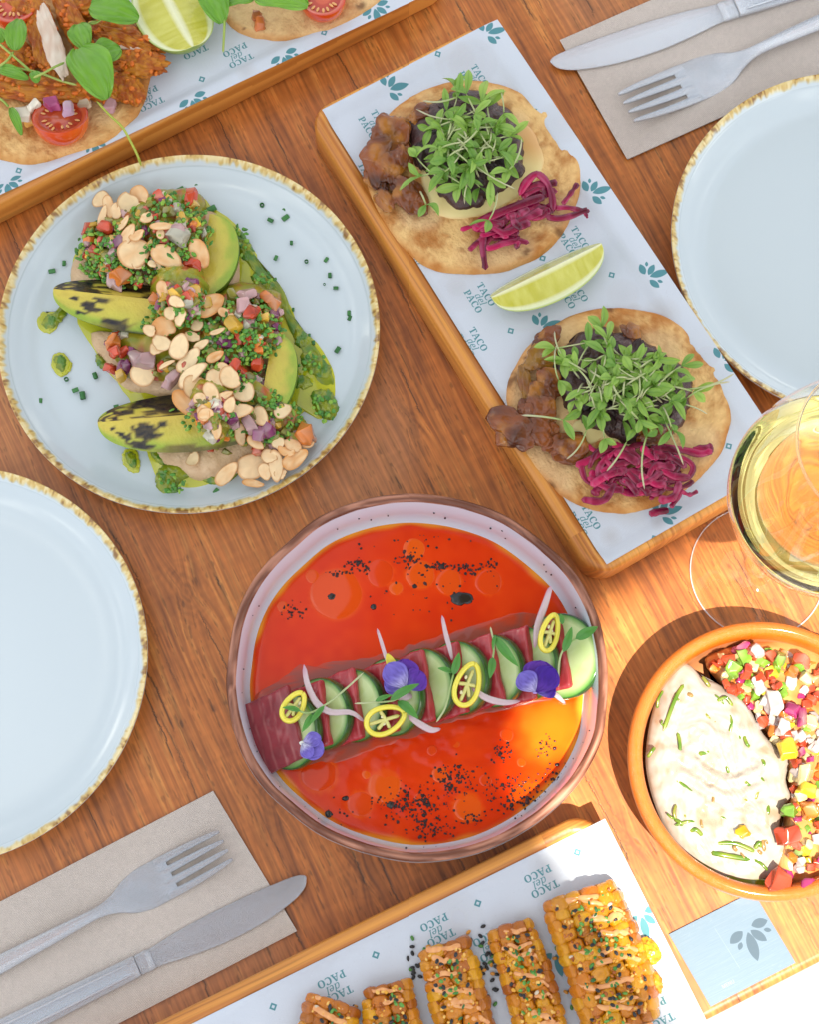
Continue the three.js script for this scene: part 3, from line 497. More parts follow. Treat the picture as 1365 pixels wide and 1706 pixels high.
  onion([[506, 1107, 0.042], [512, 1140], [528, 1172], [550, 1186], [585, 1187], [608, 1203, 0.034]], 9, 'wavy onion sliver over the second cucumber slice');
  onion([[787, 1145], [810, 1162], [840, 1170], [868, 1168, 0.034]], 9, 'onion sliver right of the tall yellow pepper ring');
  onion([[680, 1192], [700, 1206], [720, 1216], [735, 1214, 0.034]], 9, 'onion sliver under the big yellow pepper ring');
  onion([[915, 1148], [930, 1160], [943, 1172, 0.033]], 7, 'short onion sliver right of the deep purple violet');
  onion([[645, 1118, 0.034], [650, 1142], [668, 1160], [690, 1158, 0.033]], 13, 'broad pale onion sliver under the violet with yellow petal');
  const ring = (x, y, a, b, ang, lab, tl = 12) => {
    const m = frame(x, y, HG + 0.002, ang, tl, 0), pts = []; for (let i = 0; i <= 28; i++) { const t = i / 28 * 6.2832; pts.push(V(Math.cos(t) * a, 0, Math.sin(t) * b * (1 - 0.2 * Math.cos(t))).applyMatrix4(m)); }
    const yl = (t, j) => mix([0.62, 0.5, 0.012], [0.85, 0.74, 0.08], 0.5 + 0.5 * Math.sin(j * 6.28));
    const th = thing('pepper_ring', lab, 'pepper', V(0, 0, 0).applyMatrix4(m), 'yellow pepper rings on the tuna');
    part('pepper_wall', tube(pts, 4.6 * 0.00031, { flat: 1.3, ends: false, n: 40, m: 8, col: yl }), vm(0.2, { coat: 0.8 }), th);
    for (const [p, q] of [[[-a * 0.9, -b * 0.15], [a * 0.75, b * 0.1]], [[-a * 0.1, -b * 0.85], [a * 0.05, b * 0.8]], [[-a * 0.55, b * 0.5], [a * 0.05, -0.1 * b]]]) part('membrane', tube([V(p[0], -1, p[1]).applyMatrix4(m), V((p[0] + q[0]) / 2 + 1, 0, (p[1] + q[1]) / 2).applyMatrix4(m), V(q[0], -1, q[1]).applyMatrix4(m)], 3.2 * 0.00031, { flat: 1, col: [0.66, 0.62, 0.2] }), vm(0.3, { coat: 0.5 }), th);
    for (let i = 0; i < 3; i++) part('seed', lump(frame(0, 0, 0).identity().multiply(m).multiply(new THREE.Matrix4().makeTranslation(rr(-a, a) * 0.5, 1, rr(-b, b) * 0.5)), 3.4, 1.3, 2.4, { det: 2, amp: 0.15, col: [0.75, 0.68, 0.42] }), vm(0.4), th);
  };
  ring(489, 1177, 26, 15, -58, 'small yellow pepper ring on the first tuna slab'); ring(642, 1199, 33, 21, -22, 'big yellow pepper ring in the middle of the row'); ring(780, 1140, 36, 19, -72, 'tall yellow pepper ring on the sixth tuna slice'); ring(917, 1054, 31, 15, -74, 'yellow pepper ring beside the last cucumber slice', 30);
  let pk = 0;
  const viola = (x, y, petals, lab, core) => {
    const th = thing('viola_flower', lab, 'flower', P(x, y, HG), 'violets on the tuna');
    for (const [ang, L, Wd, c0, c1, o] of petals) part('petal', leaf(frame(x + (o?.dx ?? 0), y + (o?.dy ?? 0), HG + (o?.h ?? 0.002) + 0.0007 * (pk++ % 4), ang, o?.roll ?? 0, o?.pitch ?? 5), L * 1.1, Wd * 1.1, { nu: 14, nv: 8, arch: 0.05, cup: 0.05, ruffle: 0.03, droop: 0.06, prof: (u) => Math.pow(Math.sin(Math.PI * Math.pow(clamp(u * 0.97 + 0.015), 1.35)), 0.62), col: (u, v) => { const ray = 0.5 + 0.5 * Math.sin(v * 26 + 3 * N3(u * 6, v * 5, 1)); return mix(mix(c0, c1, sst(0.1, 0.6, u)), mix(c1, [0.03, 0.006, 0.12], 0.7), ray * 0.6 * (1 - sst(0.55, 0.95, u))); } }), vm(0.55, { sheen: 0.3, tr: 0.15 }), th);
    part('flower_centre', lump(frame(x, y, HG + 0.003, 0), 5, 3, 4, { det: 2, amp: 0.3, col: core }), vm(0.5), th);
  };
  const vio = [0.13, 0.035, 0.40], blue = [0.2, 0.15, 0.6], pale = [0.55, 0.5, 0.82];
  viola(676, 1146, [[-160, 34, 36, pale, blue], [-92, 44, 44, blue, vio], [-35, 36, 38, blue, vio], [-128, 46, 40, pale, blue, { h: 0.003 }], [-112, 56, 16, [0.8, 0.7, 0.06], [0.85, 0.75, 0.08], { h: 0.0005, dx: -8, dy: 0 }]], 'blue violet with a yellow petal in the middle of the row', [0.6, 0.6, 0.75]);
  viola(893, 1152, [[-75, 48, 54, blue, vio], [-25, 32, 40, blue, [0.05, 0.008, 0.28]], [-130, 36, 36, pale, blue, { h: 0.003 }], [-50, 46, 42, vio, [0.06, 0.01, 0.32], { h: 0.004 }]], 'deep purple violet near the right end of the row', [0.4, 0.3, 0.7]);
  viola(503, 1238, [[28, 36, 34, [0.75, 0.75, 0.8], blue], [-18, 30, 24, pale, blue], [60, 26, 22, [0.7, 0.7, 0.8], blue, { h: 0.003 }]], 'small pale violet with white throat on the first cucumber', [0.75, 0.75, 0.7]);
  const gL = [0.10, 0.33, 0.05], gD = [0.05, 0.2, 0.03];
  const sprout = (stem, leaves, lab, grp, r = 1.6) => {
    const th = thing('herb_sprout', lab, 'sprout', P(stem[0][0], stem[0][1], HG), grp);
    part('stem', tube(stem.map(([x, y, z]) => P(x, y, z ?? HG + 0.004)), r * 0.00031, { n: 18, m: 6, col: (t) => mix([0.5, 0.52, 0.3], [0.26, 0.42, 0.12], t) }), vm(0.35, { coat: 0.3 }), th);
    for (const [x, y, ang, L, Wd, z] of leaves) part('leaf', leaf(frame(x, y, z ?? HG + 0.005, ang, rr(-15, 15), 5), L, Wd, { arch: 0.2, cup: 0.12, col: (u, v) => mix(gD, gL, 0.5 + 0.4 * u - 0.3 * (1 - Math.abs(v)) * (Math.abs(v) < 0.15 ? 1 : 0.3)) }), vm(0.4, { coat: 0.3, tr: 0.2 }), th);
  };
  sprout([[606, 1120], [575, 1148], [545, 1172], [512, 1188], [490, 1180]], [[520, 1190, 120, 34, 11], [500, 1184, 190, 30, 9], [540, 1176, 128, 40, 9]], 'sprout with a long pale stem across the second cucumber', 'sprouts on the tuna');
  sprout([[590, 1172], [625, 1170], [655, 1167], [668, 1160]], [[650, 1166, -28, 56, 14], [662, 1168, 40, 46, 16], [625, 1168, -20, 30, 8]], 'sprout with two broad leaves beside the big pepper ring', 'sprouts on the tuna');
  sprout([[728, 1203], [742, 1180], [750, 1150], [757, 1120]], [[756, 1124, -75, 38, 13], [755, 1120, -165, 26, 9]], 'sprout with upright leaf left of the tall pepper ring', 'sprouts on the tuna');
  sprout([[818, 1044], [824, 1075], [822, 1100]], [[822, 1095, 98, 36, 13], [826, 1062, 52, 62, 15], [826, 1058, 100, 26, 6]], 'sprout with two hanging leaves over the seventh cucumber', 'sprouts on the tuna');
  sprout([[932, 1145], [932, 1110], [938, 1085], [950, 1072], [966, 1060]], [[960, 1064, -28, 42, 16, 0.042], [940, 1086, -72, 44, 13], [938, 1040, -100, 18, 8]], 'sprout with a leaf overhanging the bowl rim at right', 'sprouts on the tuna');
}
// ------------------------------------------------------------ terracotta bowl with dip and salsa
const TBX = 0.18447, TBZ = -0.09504, HD = 0.031;
{
  const t = thing('terracotta_bowl', 'glazed orange terracotta bowl of white dip and diced salsa', 'bowl', V(TBX, 0, TBZ)), at = (g) => g.translate(TBX, 0, TBZ);
  const tc = new THREE.MeshPhysicalMaterial({ color: new THREE.Color(0.64, 0.15, 0.008), roughness: 0.32, clearcoat: 0.4, clearcoatRoughness: 0.12, bumpMap: BT.mid, bumpScale: 0.0001, side: THREE.DoubleSide });
  const raw = new THREE.MeshPhysicalMaterial({ color: new THREE.Color(0.5, 0.2, 0.08), roughness: 0.5, clearcoat: 0.25, side: THREE.DoubleSide });
  part('rim', at(lathe([[62, 30], [62.4, 34], [63.4, 37.5], [65.6, 39.6], [68, 39.3], [69.6, 37.4], [70, 35]])), tc, t);
  part('bowl_wall', at(mergeGeometries([lathe([[70, 35], [69.6, 30], [67, 18], [61, 6], [54, 0.8], [48, 0]]), lathe([[62, 30], [60, 18], [54, 9], [40, 6], [0.01, 6]])])), raw, t);
  // creamy dip with green ribbons
  const edge = [[1128, 1102], [1150, 1108], [1170, 1128], [1195, 1138], [1215, 1150], [1240, 1166], [1255, 1190], [1272, 1222], [1300, 1250], [1316, 1262], [1310, 1300], [1318, 1330], [1306, 1345], [1300, 1395], [1312, 1420], [1296, 1448], [1270, 1468], [1230, 1472], [1190, 1458], [1150, 1432], [1115, 1390], [1090, 1335], [1077, 1275], [1080, 1225], [1092, 1170], [1108, 1130]];
  const streak = (x, z) => { const w = 4 * N3(x * 40, 1, z * 40), u = x * 0.75 + z * 0.55, v = z * 0.75 - x * 0.55; return vn(v * 700 + w * 6, u * 60 + w, 81); };
  const dip = thing('white_dip', 'creamy white dip with green ribbons filling the left of the terracotta bowl', 'dip', P(1190, 1290, HD));
  part('cream', blob(edge, { h: HD - 0.006, t: 0.0085, n: 140, rings: 70, p: 5, even: true, noise: 0.0026, nf: 120, lift: (x, z, k) => (0.0011 * Math.sin(22 * N3(x * 24, 3, z * 24) + z * 190) + 0.0005 * N3(x * 420, 3, z * 420)) * (1 - k * k), col: (x, z, k) => { const s = streak(x, z); return mix(mix([0.36, 0.29, 0.225], [0.43, 0.395, 0.36], s), [0.33, 0.2, 0.11], 0.6 * sst(0.72, 0.9, vn(x * 260, z * 160, 82))); } }), vm(0.3, { coat: 0.5 }), dip);
  const rib = [[[1106, 1218], [1128, 1160], [1140, 1140], 7], [[1130, 1220], [1134, 1240], [1132, 1270], 6], [[1118, 1295], [1140, 1308], [1174, 1340], 6], [[1165, 1256], [1180, 1252], [1186, 1250], 8], [[1216, 1190], [1220, 1205], [1216, 1225], 6], [[1270, 1264], [1274, 1272], [1268, 1282], 6], [[1182, 1366], [1205, 1362], [1214, 1372], 6], [[1180, 1406], [1225, 1405], [1262, 1420], 7], [[1186, 1420], [1205, 1424], [1252, 1432], 9], [[1240, 1225], [1246, 1240], [1250, 1244], 6], [[1096, 1180], [1098, 1165], [1106, 1150], 5], [[1230, 1290], [1246, 1305], [1254, 1312], 5], [[1125, 1375], [1150, 1368], [1160, 1370], 5], [[1150, 1385], [1160, 1382], [1172, 1392], 7], [[1195, 1168], [1210, 1162], [1222, 1176], 6], [[1080, 1262], [1088, 1250], [1092, 1245], 6], [[1258, 1415], [1266, 1404], [1270, 1412], 7], [[1112, 1355], [1120, 1362], [1128, 1364], 4]];
  for (const [a, b, c, w] of rib) part('herb_ribbon', tube([P(...a, HD + 0.0012), P(...b, HD + 0.0023), P(...c, HD + 0.0010)], w * 0.00015, { flat: 0.6, n: 14, m: 6, col: (t) => mix([0.07, 0.15, 0.008], [0.17, 0.22, 0.02], 0.5 + 0.5 * Math.sin(t * 9 + w)) }), vm(0.3, { coat: 0.4 }), dip);
  seed = 909; for (let i = 0; i < 46; i++) { const x = rr(1085, 1290), y = rr(1130, 1450), p = P(x, y, HD); if (Math.hypot(p.x - TBX, p.z - TBZ) > 0.056 || x > 1200 + (y - 1150) * 0.5 || x > 1290) continue; const a = rr(0.6, 2) , l = rr(4, 15); part('herb_ribbon', tube([P(x - l * Math.cos(a), y - l * Math.sin(a), HD + 0.001), P(x + rr(-4, 4), y, HD + 0.0019), P(x + l * Math.cos(a), y + l * Math.sin(a), HD + 0.001)], rr(1.4, 3.4) * 0.00031, { flat: 0.6, n: 10, m: 6, col: pick([[0.1, 0.17, 0.01], [0.2, 0.2, 0.03], [0.28, 0.16, 0.05]]) }), vm(0.3, { coat: 0.4 }), dip); }
  part('yellow_pepper_bit', chunk(1238, 1386, HD + 0.003, 22, 6, 20, 40, 0, 0, [0.4, 0.24, 0.01]), vm(0.25, { coat: 0.6 }), dip);
  solo('herb_oil', blob([[1180, 1452], [1230, 1474], [1290, 1466], [1300, 1480], [1240, 1486], [1160, 1462], [1110, 1418], [1118, 1405]], { h: HD - 0.006, t: 0.004, n: 60, col: [0.16, 0.17, 0.01] }), vm(0.1, { coat: 1 }), 'green oil pooled along the lower edge of the dip', 'oil');
  // diced salsa on the right
  const salsa = blob([[1175, 1098], [1230, 1072], [1300, 1062], [1400, 1075], [1480, 1150], [1500, 1280], [1470, 1400], [1380, 1470], [1290, 1475], [1300, 1400], [1310, 1290], [1260, 1200], [1200, 1140]], { h: HD - 0.012, t: 0.0125, n: 80, rings: 14, p: 10, noise: 0.002, nf: 160, col: (x, z) => mix([0.55, 0.12, 0.03], [0.62, 0.36, 0.12], vn(x * 250, z * 250, 83)) });
  solo('salsa_juice', salsa, vm(0.15, { coat: 0.8 }), 'red juice under the diced salsa in the terracotta bowl', 'juice');
  const K = { tomato: [[0.62, 0.07, 0.02], 'red tomato dice in the salsa of the terracotta bowl', 'tomato'], orange: [[0.72, 0.2, 0.02], 'orange pepper dice in the salsa of the terracotta bowl', 'pepper'], yellow: [[0.82, 0.52, 0.03], 'yellow pepper dice in the salsa of the terracotta bowl', 'pepper'], onion: [[0.78, 0.66, 0.64], 'pale onion dice in the salsa of the terracotta bowl', 'onion'], purple: [[0.42, 0.03, 0.15], 'magenta onion dice in the salsa of the terracotta bowl', 'onion'], green: [[0.22, 0.42, 0.04], 'green pepper dice in the salsa of the terracotta bowl', 'pepper'], corn: [[0.8, 0.62, 0.3], 'cream corn piece in the salsa of the terracotta bowl', 'corn'] };
  const put = (k, x, y, h, s0, a, s = s0 > 22 ? s0 * 0.86 : s0) => solo(k + '_dice', chunk(x, y, h, s * rr(0.9, 1.3), s * rr(0.6, 0.9), s * rr(0.75, 1.1), a ?? rr(0, 180), rr(-25, 25), rr(-25, 25), K[k][0].map((v) => v * 0.85)), vm(0.22, { coat: 0.6, tr: k === 'onion' || k === 'tomato' ? 0.25 : 0.12 }), (s > 21 ? 'larger ' : '') + K[k][1].replace('in the salsa', `in the ${zone(x, y, 1340, 1280, 150, 200)} of the salsa`).replace(' of the terracotta bowl', ' bowl'), K[k][2], K[k][1].replace(' dice', ' dice pieces').replace(' piece in', ' pieces in'));
  seed = 303;
  const inside = (x, y) => { const p = P(x, y, HD), d = Math.hypot(p.x - TBX, p.z - TBZ); const bx = y < 1150 ? 1175 + (y - 1098) * 0.5 : y < 1260 ? 1210 + (y - 1150) * 0.95 : 1318 - (y > 1430 ? (y - 1430) * 0.6 : 0); return d < 0.0575 && x > bx + 4; };
  const bag = ['tomato', 'tomato', 'tomato', 'orange', 'orange', 'yellow', 'yellow', 'onion', 'onion', 'corn', 'corn', 'purple', 'green'];
  for (let yy = 1066; yy < 1490; yy += 13.5) for (let xx = 1180; xx < 1500; xx += 14) { const x = xx + rr(-6, 6), y = yy + rr(-6, 6); if (x < 1400 && inside(x, y)) put(pick(bag), x, y, HD + rr(-0.003, 0.004), rr(11, 21)); }
  for (const [k, x, y, s] of [['onion', 1264, 1140, 30], ['onion', 1290, 1170, 34], ['onion', 1262, 1085, 26], ['yellow', 1312, 1246, 38], ['purple', 1336, 1192, 28], ['purple', 1320, 1182, 24], ['tomato', 1315, 1392, 40], ['tomato', 1215, 1100, 24], ['green', 1222, 1112, 30], ['green', 1300, 1098, 26], ['tomato', 1335, 1100, 28], ['onion', 1305, 1210, 32], ['corn', 1345, 1130, 30], ['yellow', 1345, 1315, 32], ['orange', 1350, 1350, 32], ['tomato', 1300, 1470, 40], ['purple', 1345, 1475, 30], ['green', 1315, 1350, 32], ['corn', 1340, 1290, 34], ['tomato', 1245, 1118, 26], ['tomato', 1265, 1130, 24]]) put(k, x, y, HD + 0.005, s);
}
// ------------------------------------------------------------ wine glass
{
  const gx = 0.1893, gz = -0.1995, at = (g) => g.translate(gx, 0, gz);
  const t = thing('wine_glass', 'tall stemmed wine glass half full of white wine at the right edge', 'glass', V(gx, 0, gz));
  const thin = new THREE.MeshPhysicalMaterial({ color: new THREE.Color(1, 1, 1), transmission: 1, thickness: 0, roughness: 0.02, ior: 1.5, side: THREE.DoubleSide });
  const edgeM = new THREE.MeshPhysicalMaterial({ color: new THREE.Color(0.9, 0.92, 0.95), transmission: 0.65, thickness: 0, roughness: 0.05, side: THREE.DoubleSide });  // whitish tint paints in the bright line refraction gives the foot edge
  const solid = new THREE.MeshPhysicalMaterial({ color: new THREE.Color(1, 1, 1), transmission: 1, thickness: 0.01, roughness: 0, ior: 1.5 });
  part('foot', at(lathe([[36.4, 0.8], [36, 1.6], [30, 2.4], [18, 4], [8, 7], [4.6, 13]])), thin, t);
  part('foot_edge', at(new THREE.TorusGeometry(0.0362, 0.0004, 8, 96).rotateX(Math.PI / 2).translate(0, 0.001, 0)), edgeM, t);
  part('stem', at(lathe([[0.01, 6], [5, 8], [3.9, 20], [3.5, 60], [4.2, 95], [7, 107], [0.01, 109]], 48)), thin, t);
  const bowlP = [[0.01, 107.5], [6, 108.2], [18, 112], [32, 122], [42, 137], [47.2, 156], [46.2, 176], [42, 200], [37, 222], [34.6, 234]];
  part('bowl', at(lathe(bowlP)), thin, t);
  part('rim', at(new THREE.TorusGeometry(0.0346, 0.0006, 8, 96).rotateX(Math.PI / 2).translate(0, 0.234, 0)), solid, t);
  const wineM = new THREE.MeshPhysicalMaterial({ color: new THREE.Color(1, 0.99, 0.93), transmission: 1, thickness: 0.05, roughness: 0, ior: 1.34, attenuationColor: new THREE.Color(0.93, 0.8, 0.35), attenuationDistance: 0.12 });
  solo('white_wine', at(mergeGeometries([lathe([[0.01, 108.6], [6, 109], [17.6, 112.7], [31.5, 122.6], [41.3, 137.4], [46.4, 156], [46.3, 160]]), lathe0([[46.3, 160], [45.4, 159.6], [40, 159.5], [0.01, 159.5]])])), wineM, 'pale golden white wine inside the stemmed glass', 'wine');
}
// ------------------------------------------------------------ napkins, cutlery, card
function napkin(px, label, th) {
  const nap = (() => { const b = bumpAt(170); return new THREE.MeshStandardMaterial({ color: new THREE.Color(0.70, 0.61, 0.55), roughness: 0.95, map: napTex, bumpMap: napBump, bumpScale: 0.00035, side: THREE.DoubleSide }); })();
  const at = P(px[0][0], px[0][1], 0), t = thing('paper_napkin', label, 'napkin', at);
  px = px.map(([x, y]) => P(x, y, 0)); const c = px.reduce((a, b) => a.add(b), V(0, 0, 0)).multiplyScalar(1 / px.length);
  for (let k = 0; k < th; k++) {
    const w = px.map((p) => p.clone().lerp(c, 0.004 * (th - 1 - k) * (k % 2 ? 1.4 : 0.8)).setY(k * 0.0007 + 0.0003)), n = 40, pos = [], uv = [], idx = [];
    for (let i = 0; i <= n; i++) for (let j = 0; j <= n; j++) { const p = w[0].clone().lerp(w[1], i / n).lerp(w[3].clone().lerp(w[2], i / n), j / n); const e = Math.min(i, j, n - i, n - j) / n; p.y += 0.0003 * (k + 0.3) * Math.max(-0.3, N3(p.x * 25, k, p.z * 25)) + (k ? 0.0003 : 0) * sst(0.06, 0, e) * N3(p.x * 40, 9, p.z * 40); pos.push(p.x, Math.max(p.y, 0.0002 + k * 0.0005), p.z); uv.push(p.x, p.z); }
    for (let i = 0; i < n; i++) for (let j = 0; j < n; j++) { const a = i * (n + 1) + j; idx.push(a, a + 1, a + n + 1, a + 1, a + n + 2, a + n + 1); }
    part('folded_layer', build(pos, idx, uv), nap, t);
  }
}
const napTex = dataTex(512, 512, (i, j) => { const v = 232 + 22 * (vn(i / 2, j / 2, 91) - 0.5) + 7 * (vn(i / 17, j / 17, 92) - 0.5); return [v, v, v]; }, true, [1 / 0.07, 1 / 0.07]);
const napBump = dataTex(256, 256, (i, j) => { const v = 128 + 70 * Math.sin(i * Math.PI / 8) * Math.sin(j * Math.PI / 8) + 60 * (vn(i / 1.5, j / 1.5, 93) - 0.5); return [v, v, v]; }, false, [1 / 0.02, 1 / 0.02]);
napkin([[355, 1318], [495, 1551], [-140, 1880], [-280, 1648]], 'beige folded paper napkin under the cutlery at lower left', 3);
napkin([[933, 70], [1045, 268], [1700, -25], [1588, -222]], 'beige folded paper napkin under the cutlery at upper right', 3);
const steel = new THREE.MeshPhysicalMaterial({ color: new THREE.Color(0.63, 0.66, 0.71), metalness: 1, roughness: 0.09, bumpMap: BT.wave, bumpScale: 0.0002, side: THREE.DoubleSide });
// strips in a local frame with x from the tip along the piece: [x, half width, middle height, thickness, side offset]
function strip(m, st, sq = 2.6, seg = 5) {
  const cv = new THREE.CatmullRomCurve3(st.map(([x, w, y, t, o = 0]) => V(x, y, o))), out = [], n = (st.length - 1) * seg;
  for (let i = 0; i <= n; i++) {
    const f = i / seg, k = Math.min(st.length - 2, Math.floor(f)), u = f - k, q = (j) => { const a = st[Math.max(0, k - 1)][j] ?? 0, b = st[k][j] ?? 0, c = st[k + 1][j] ?? 0, d = st[Math.min(st.length - 1, k + 2)][j] ?? 0; return 0.5 * (2 * b + (c - a) * u + (2 * a - 5 * b + 4 * c - d) * u * u + (3 * b - a - 3 * c + d) * u * u * u); };
    const x = q(0), d = V(1, (cv.getPoint(Math.min(1, i / n + 0.002)).y - cv.getPoint(Math.max(0, i / n - 0.002)).y) / 4, 0);
    out.push({ c: V(x, q(2), q(4)), x: V(0, 0, 1), y: V(0, 1, 0), a: Math.max(0.3, q(1)), b: Math.max(0.25, q(3) / 2), n: sq });
  }
  return loft(out, 18).applyMatrix4(m);
}
function fork(px, py, ang, label) {
  const m = frame(px, py, 0.0026, ang), t = thing('dinner_fork', label, 'fork', V(0, 0, 0).applyMatrix4(m), 'dinner forks');
  part('handle', strip(m, [[102, 35.5, 0, 5], [128, 36.5, -1.5, 5.5], [155, 36, -3, 5.5], [182, 29, -2, 6], [205, 17, 2, 7], [225, 11, 7, 8], [250, 9.5, 11, 8.5], [300, 11.5, 11, 8.5], [380, 14, 8, 8], [470, 17, 4, 7], [540, 18.5, 3, 6], [570, 16, 3, 6], [582, 8, 3, 5]], 2.4, 6), steel, t);
  for (let i = 0; i < 4; i++) { const o = (i - 1.5) * 19, b = (i - 1.5) * 19.6; part('tine', strip(m, [[0, 2.2, 14, 5, o * 0.9], [12, 4, 12.6, 6.2, o * 0.93], [45, 5.6, 8, 6.6, o], [85, 6.6, 2.5, 6.4, b], [112, 7.2, 0, 5.4, b], [122, 6.8, -0.8, 4.6, b]], 2.6, 6), steel, t); }
}
function knife(px, py, ang, flip, label) {
  const m = frame(px, py, 0.0022, ang), s = flip ? -1 : 1, t = thing('dinner_knife', label, 'knife', V(0, 0, 0).applyMatrix4(m), 'dinner knives');
  part('blade', strip(m, [[0, 2, 2, 1.6, s * 8], [10, 12, 2, 2.2, s * 4], [40, 20, 2, 2.6, 0], [100, 26, 2, 3, -s * 3], [170, 27, 2, 3.2, -s * 3], [230, 23, 2.2, 3.6, -s * 1], [270, 18, 2.6, 4.6, 0], [288, 16.5, 3, 6.5, 0]], 2.2, 6), steel, t);
  part('bolster', strip(m, [[286, 16.5, 3, 7, 0], [294, 18, 3.5, 9.5, 0], [302, 17.5, 3.5, 10, 0], [312, 17.5, 3.6, 11, 0]], 3, 5), steel, t);
  part('handle', strip(m, [[313, 18, 3.8, 11.5, 0], [340, 18.5, 4, 12, 0], [460, 20.5, 4, 12, 0], [580, 22.5, 4, 12, 0], [640, 23, 4, 11.5, 0], [655, 18, 4, 10, 0], [660, 8, 4, 7, 0]], 3.4, 5), steel, t);
  for (const o of [-9, 9]) part('handle_ridge', strip(m, [[326, 1, 9.2, 1, o], [345, 2.2, 9.9, 2.4, o], [480, 2.6, 10, 2.6, o * 1.08], [620, 2.4, 10, 2.4, o * 1.15], [640, 1, 9.4, 1, o * 1.15]], 2, 6), steel, t);
}
fork(377, 1409, 152.3, 'steel dinner fork on the napkin at lower left'); knife(513, 1468, 153.6, false, 'steel dinner knife on the napkin at lower left');
fork(1042, 187, -24.2, 'steel dinner fork on the napkin at upper right'); knife(921, 112, -17.6, true, 'steel dinner knife on the napkin at upper right');
{ // blue grey metal card set on the table: the code that the photograph shows on it is left out
  const a = P(1115, 1556.5, 0), d = P(1184.5, 1677, 0), c = P(1326, 1604, 0), b = a.clone().add(c).sub(d), X = b.clone().sub(a), Y = d.clone().sub(a), Lx = X.length(), Ly = Y.length();
  const cv = document.createElement('canvas'); cv.width = 1024; cv.height = Math.round(1024 * Ly / Lx); const k = cv.getContext('2d');
  k.fillStyle = '#8ea6ba'; k.fillRect(0, 0, 1024, cv.height); seed = 12;
  for (let i = 0; i < 1600; i++) { k.fillStyle = `rgba(${rnd() < 0.5 ? '210,222,232' : '110,132,150'},${rr(0.04, 0.22)})`; k.fillRect(rr(-100, 1000), rr(0, cv.height), rr(40, 300), rr(0.7, 2)); }
  for (let i = 0; i < 60; i++) { k.strokeStyle = `rgba(228,236,242,${rr(0.1, 0.5)})`; k.lineWidth = rr(0.6, 2.4); k.beginPath(); const x = rr(0, 1024), y = rnd() < 0.5 ? rr(0, 90) : rr(cv.height - 120, cv.height); k.moveTo(x, y); k.lineTo(x + rr(-60, 60), y + rr(-30, 30)); k.stroke(); }
  const loc = (px, py) => { const p = P(px, py, 0).sub(a); return [p.dot(X) / (Lx * Lx) * 1024, p.dot(Y) / (Ly * Ly) * cv.height]; };
  const [ex, ey] = loc(1238, 1540); k.fillStyle = '#5d7587'; emblem(k, ex, ey, 181, 0.0175 / Lx * 1024);
  k.strokeStyle = 'rgba(200,214,224,.8)'; k.lineWidth = 2; const [p1, q1] = loc(1188, 1543), [p2, q2] = loc(1226, 1612); k.beginPath(); k.moveTo(p1, q1); k.lineTo(p2, q2); k.stroke();
  const [mx, my] = loc(1208, 1643); k.fillStyle = 'rgba(205,216,226,.75)'; k.font = '52px sans-serif'; k.textAlign = 'center'; k.fillText('MENU', mx, my);
  const tx = new THREE.CanvasTexture(cv); tx.colorSpace = THREE.SRGBColorSpace;
  const st = [[0, 0], [1, 0], [1, 1], [0, 1]].map(([u, v]) => a.clone().addScaledVector(X, u).addScaledVector(Y, v)), pos = [], uv = [], idx = [0, 1, 2, 0, 2, 3];
  st.forEach((p, i) => { pos.push(p.x, 0.0009, p.z); uv.push([0, 1, 1, 0][i], [1, 1, 0, 0][i]); }); st.forEach((p, i) => { pos.push(p.x, 0.0002, p.z); uv.push([0, 1, 1, 0][i], [1, 1, 0, 0][i]); });
  for (let i = 0; i < 4; i++) { const j = (i + 1) % 4; idx.push(i, i + 4, j, j, i + 4, j + 4); }
  const g = build(pos, idx, uv).toNonIndexed(); g.computeVertexNormals();
  solo('metal_card', g, new THREE.MeshPhysicalMaterial({ map: tx, color: new THREE.Color(0.5, 0.52, 0.55), roughness: 0.4, metalness: 0.25, clearcoat: 0.2, side: THREE.DoubleSide }), 'scratched blue grey card with a leaf emblem beside the terracotta bowl', 'card');
}
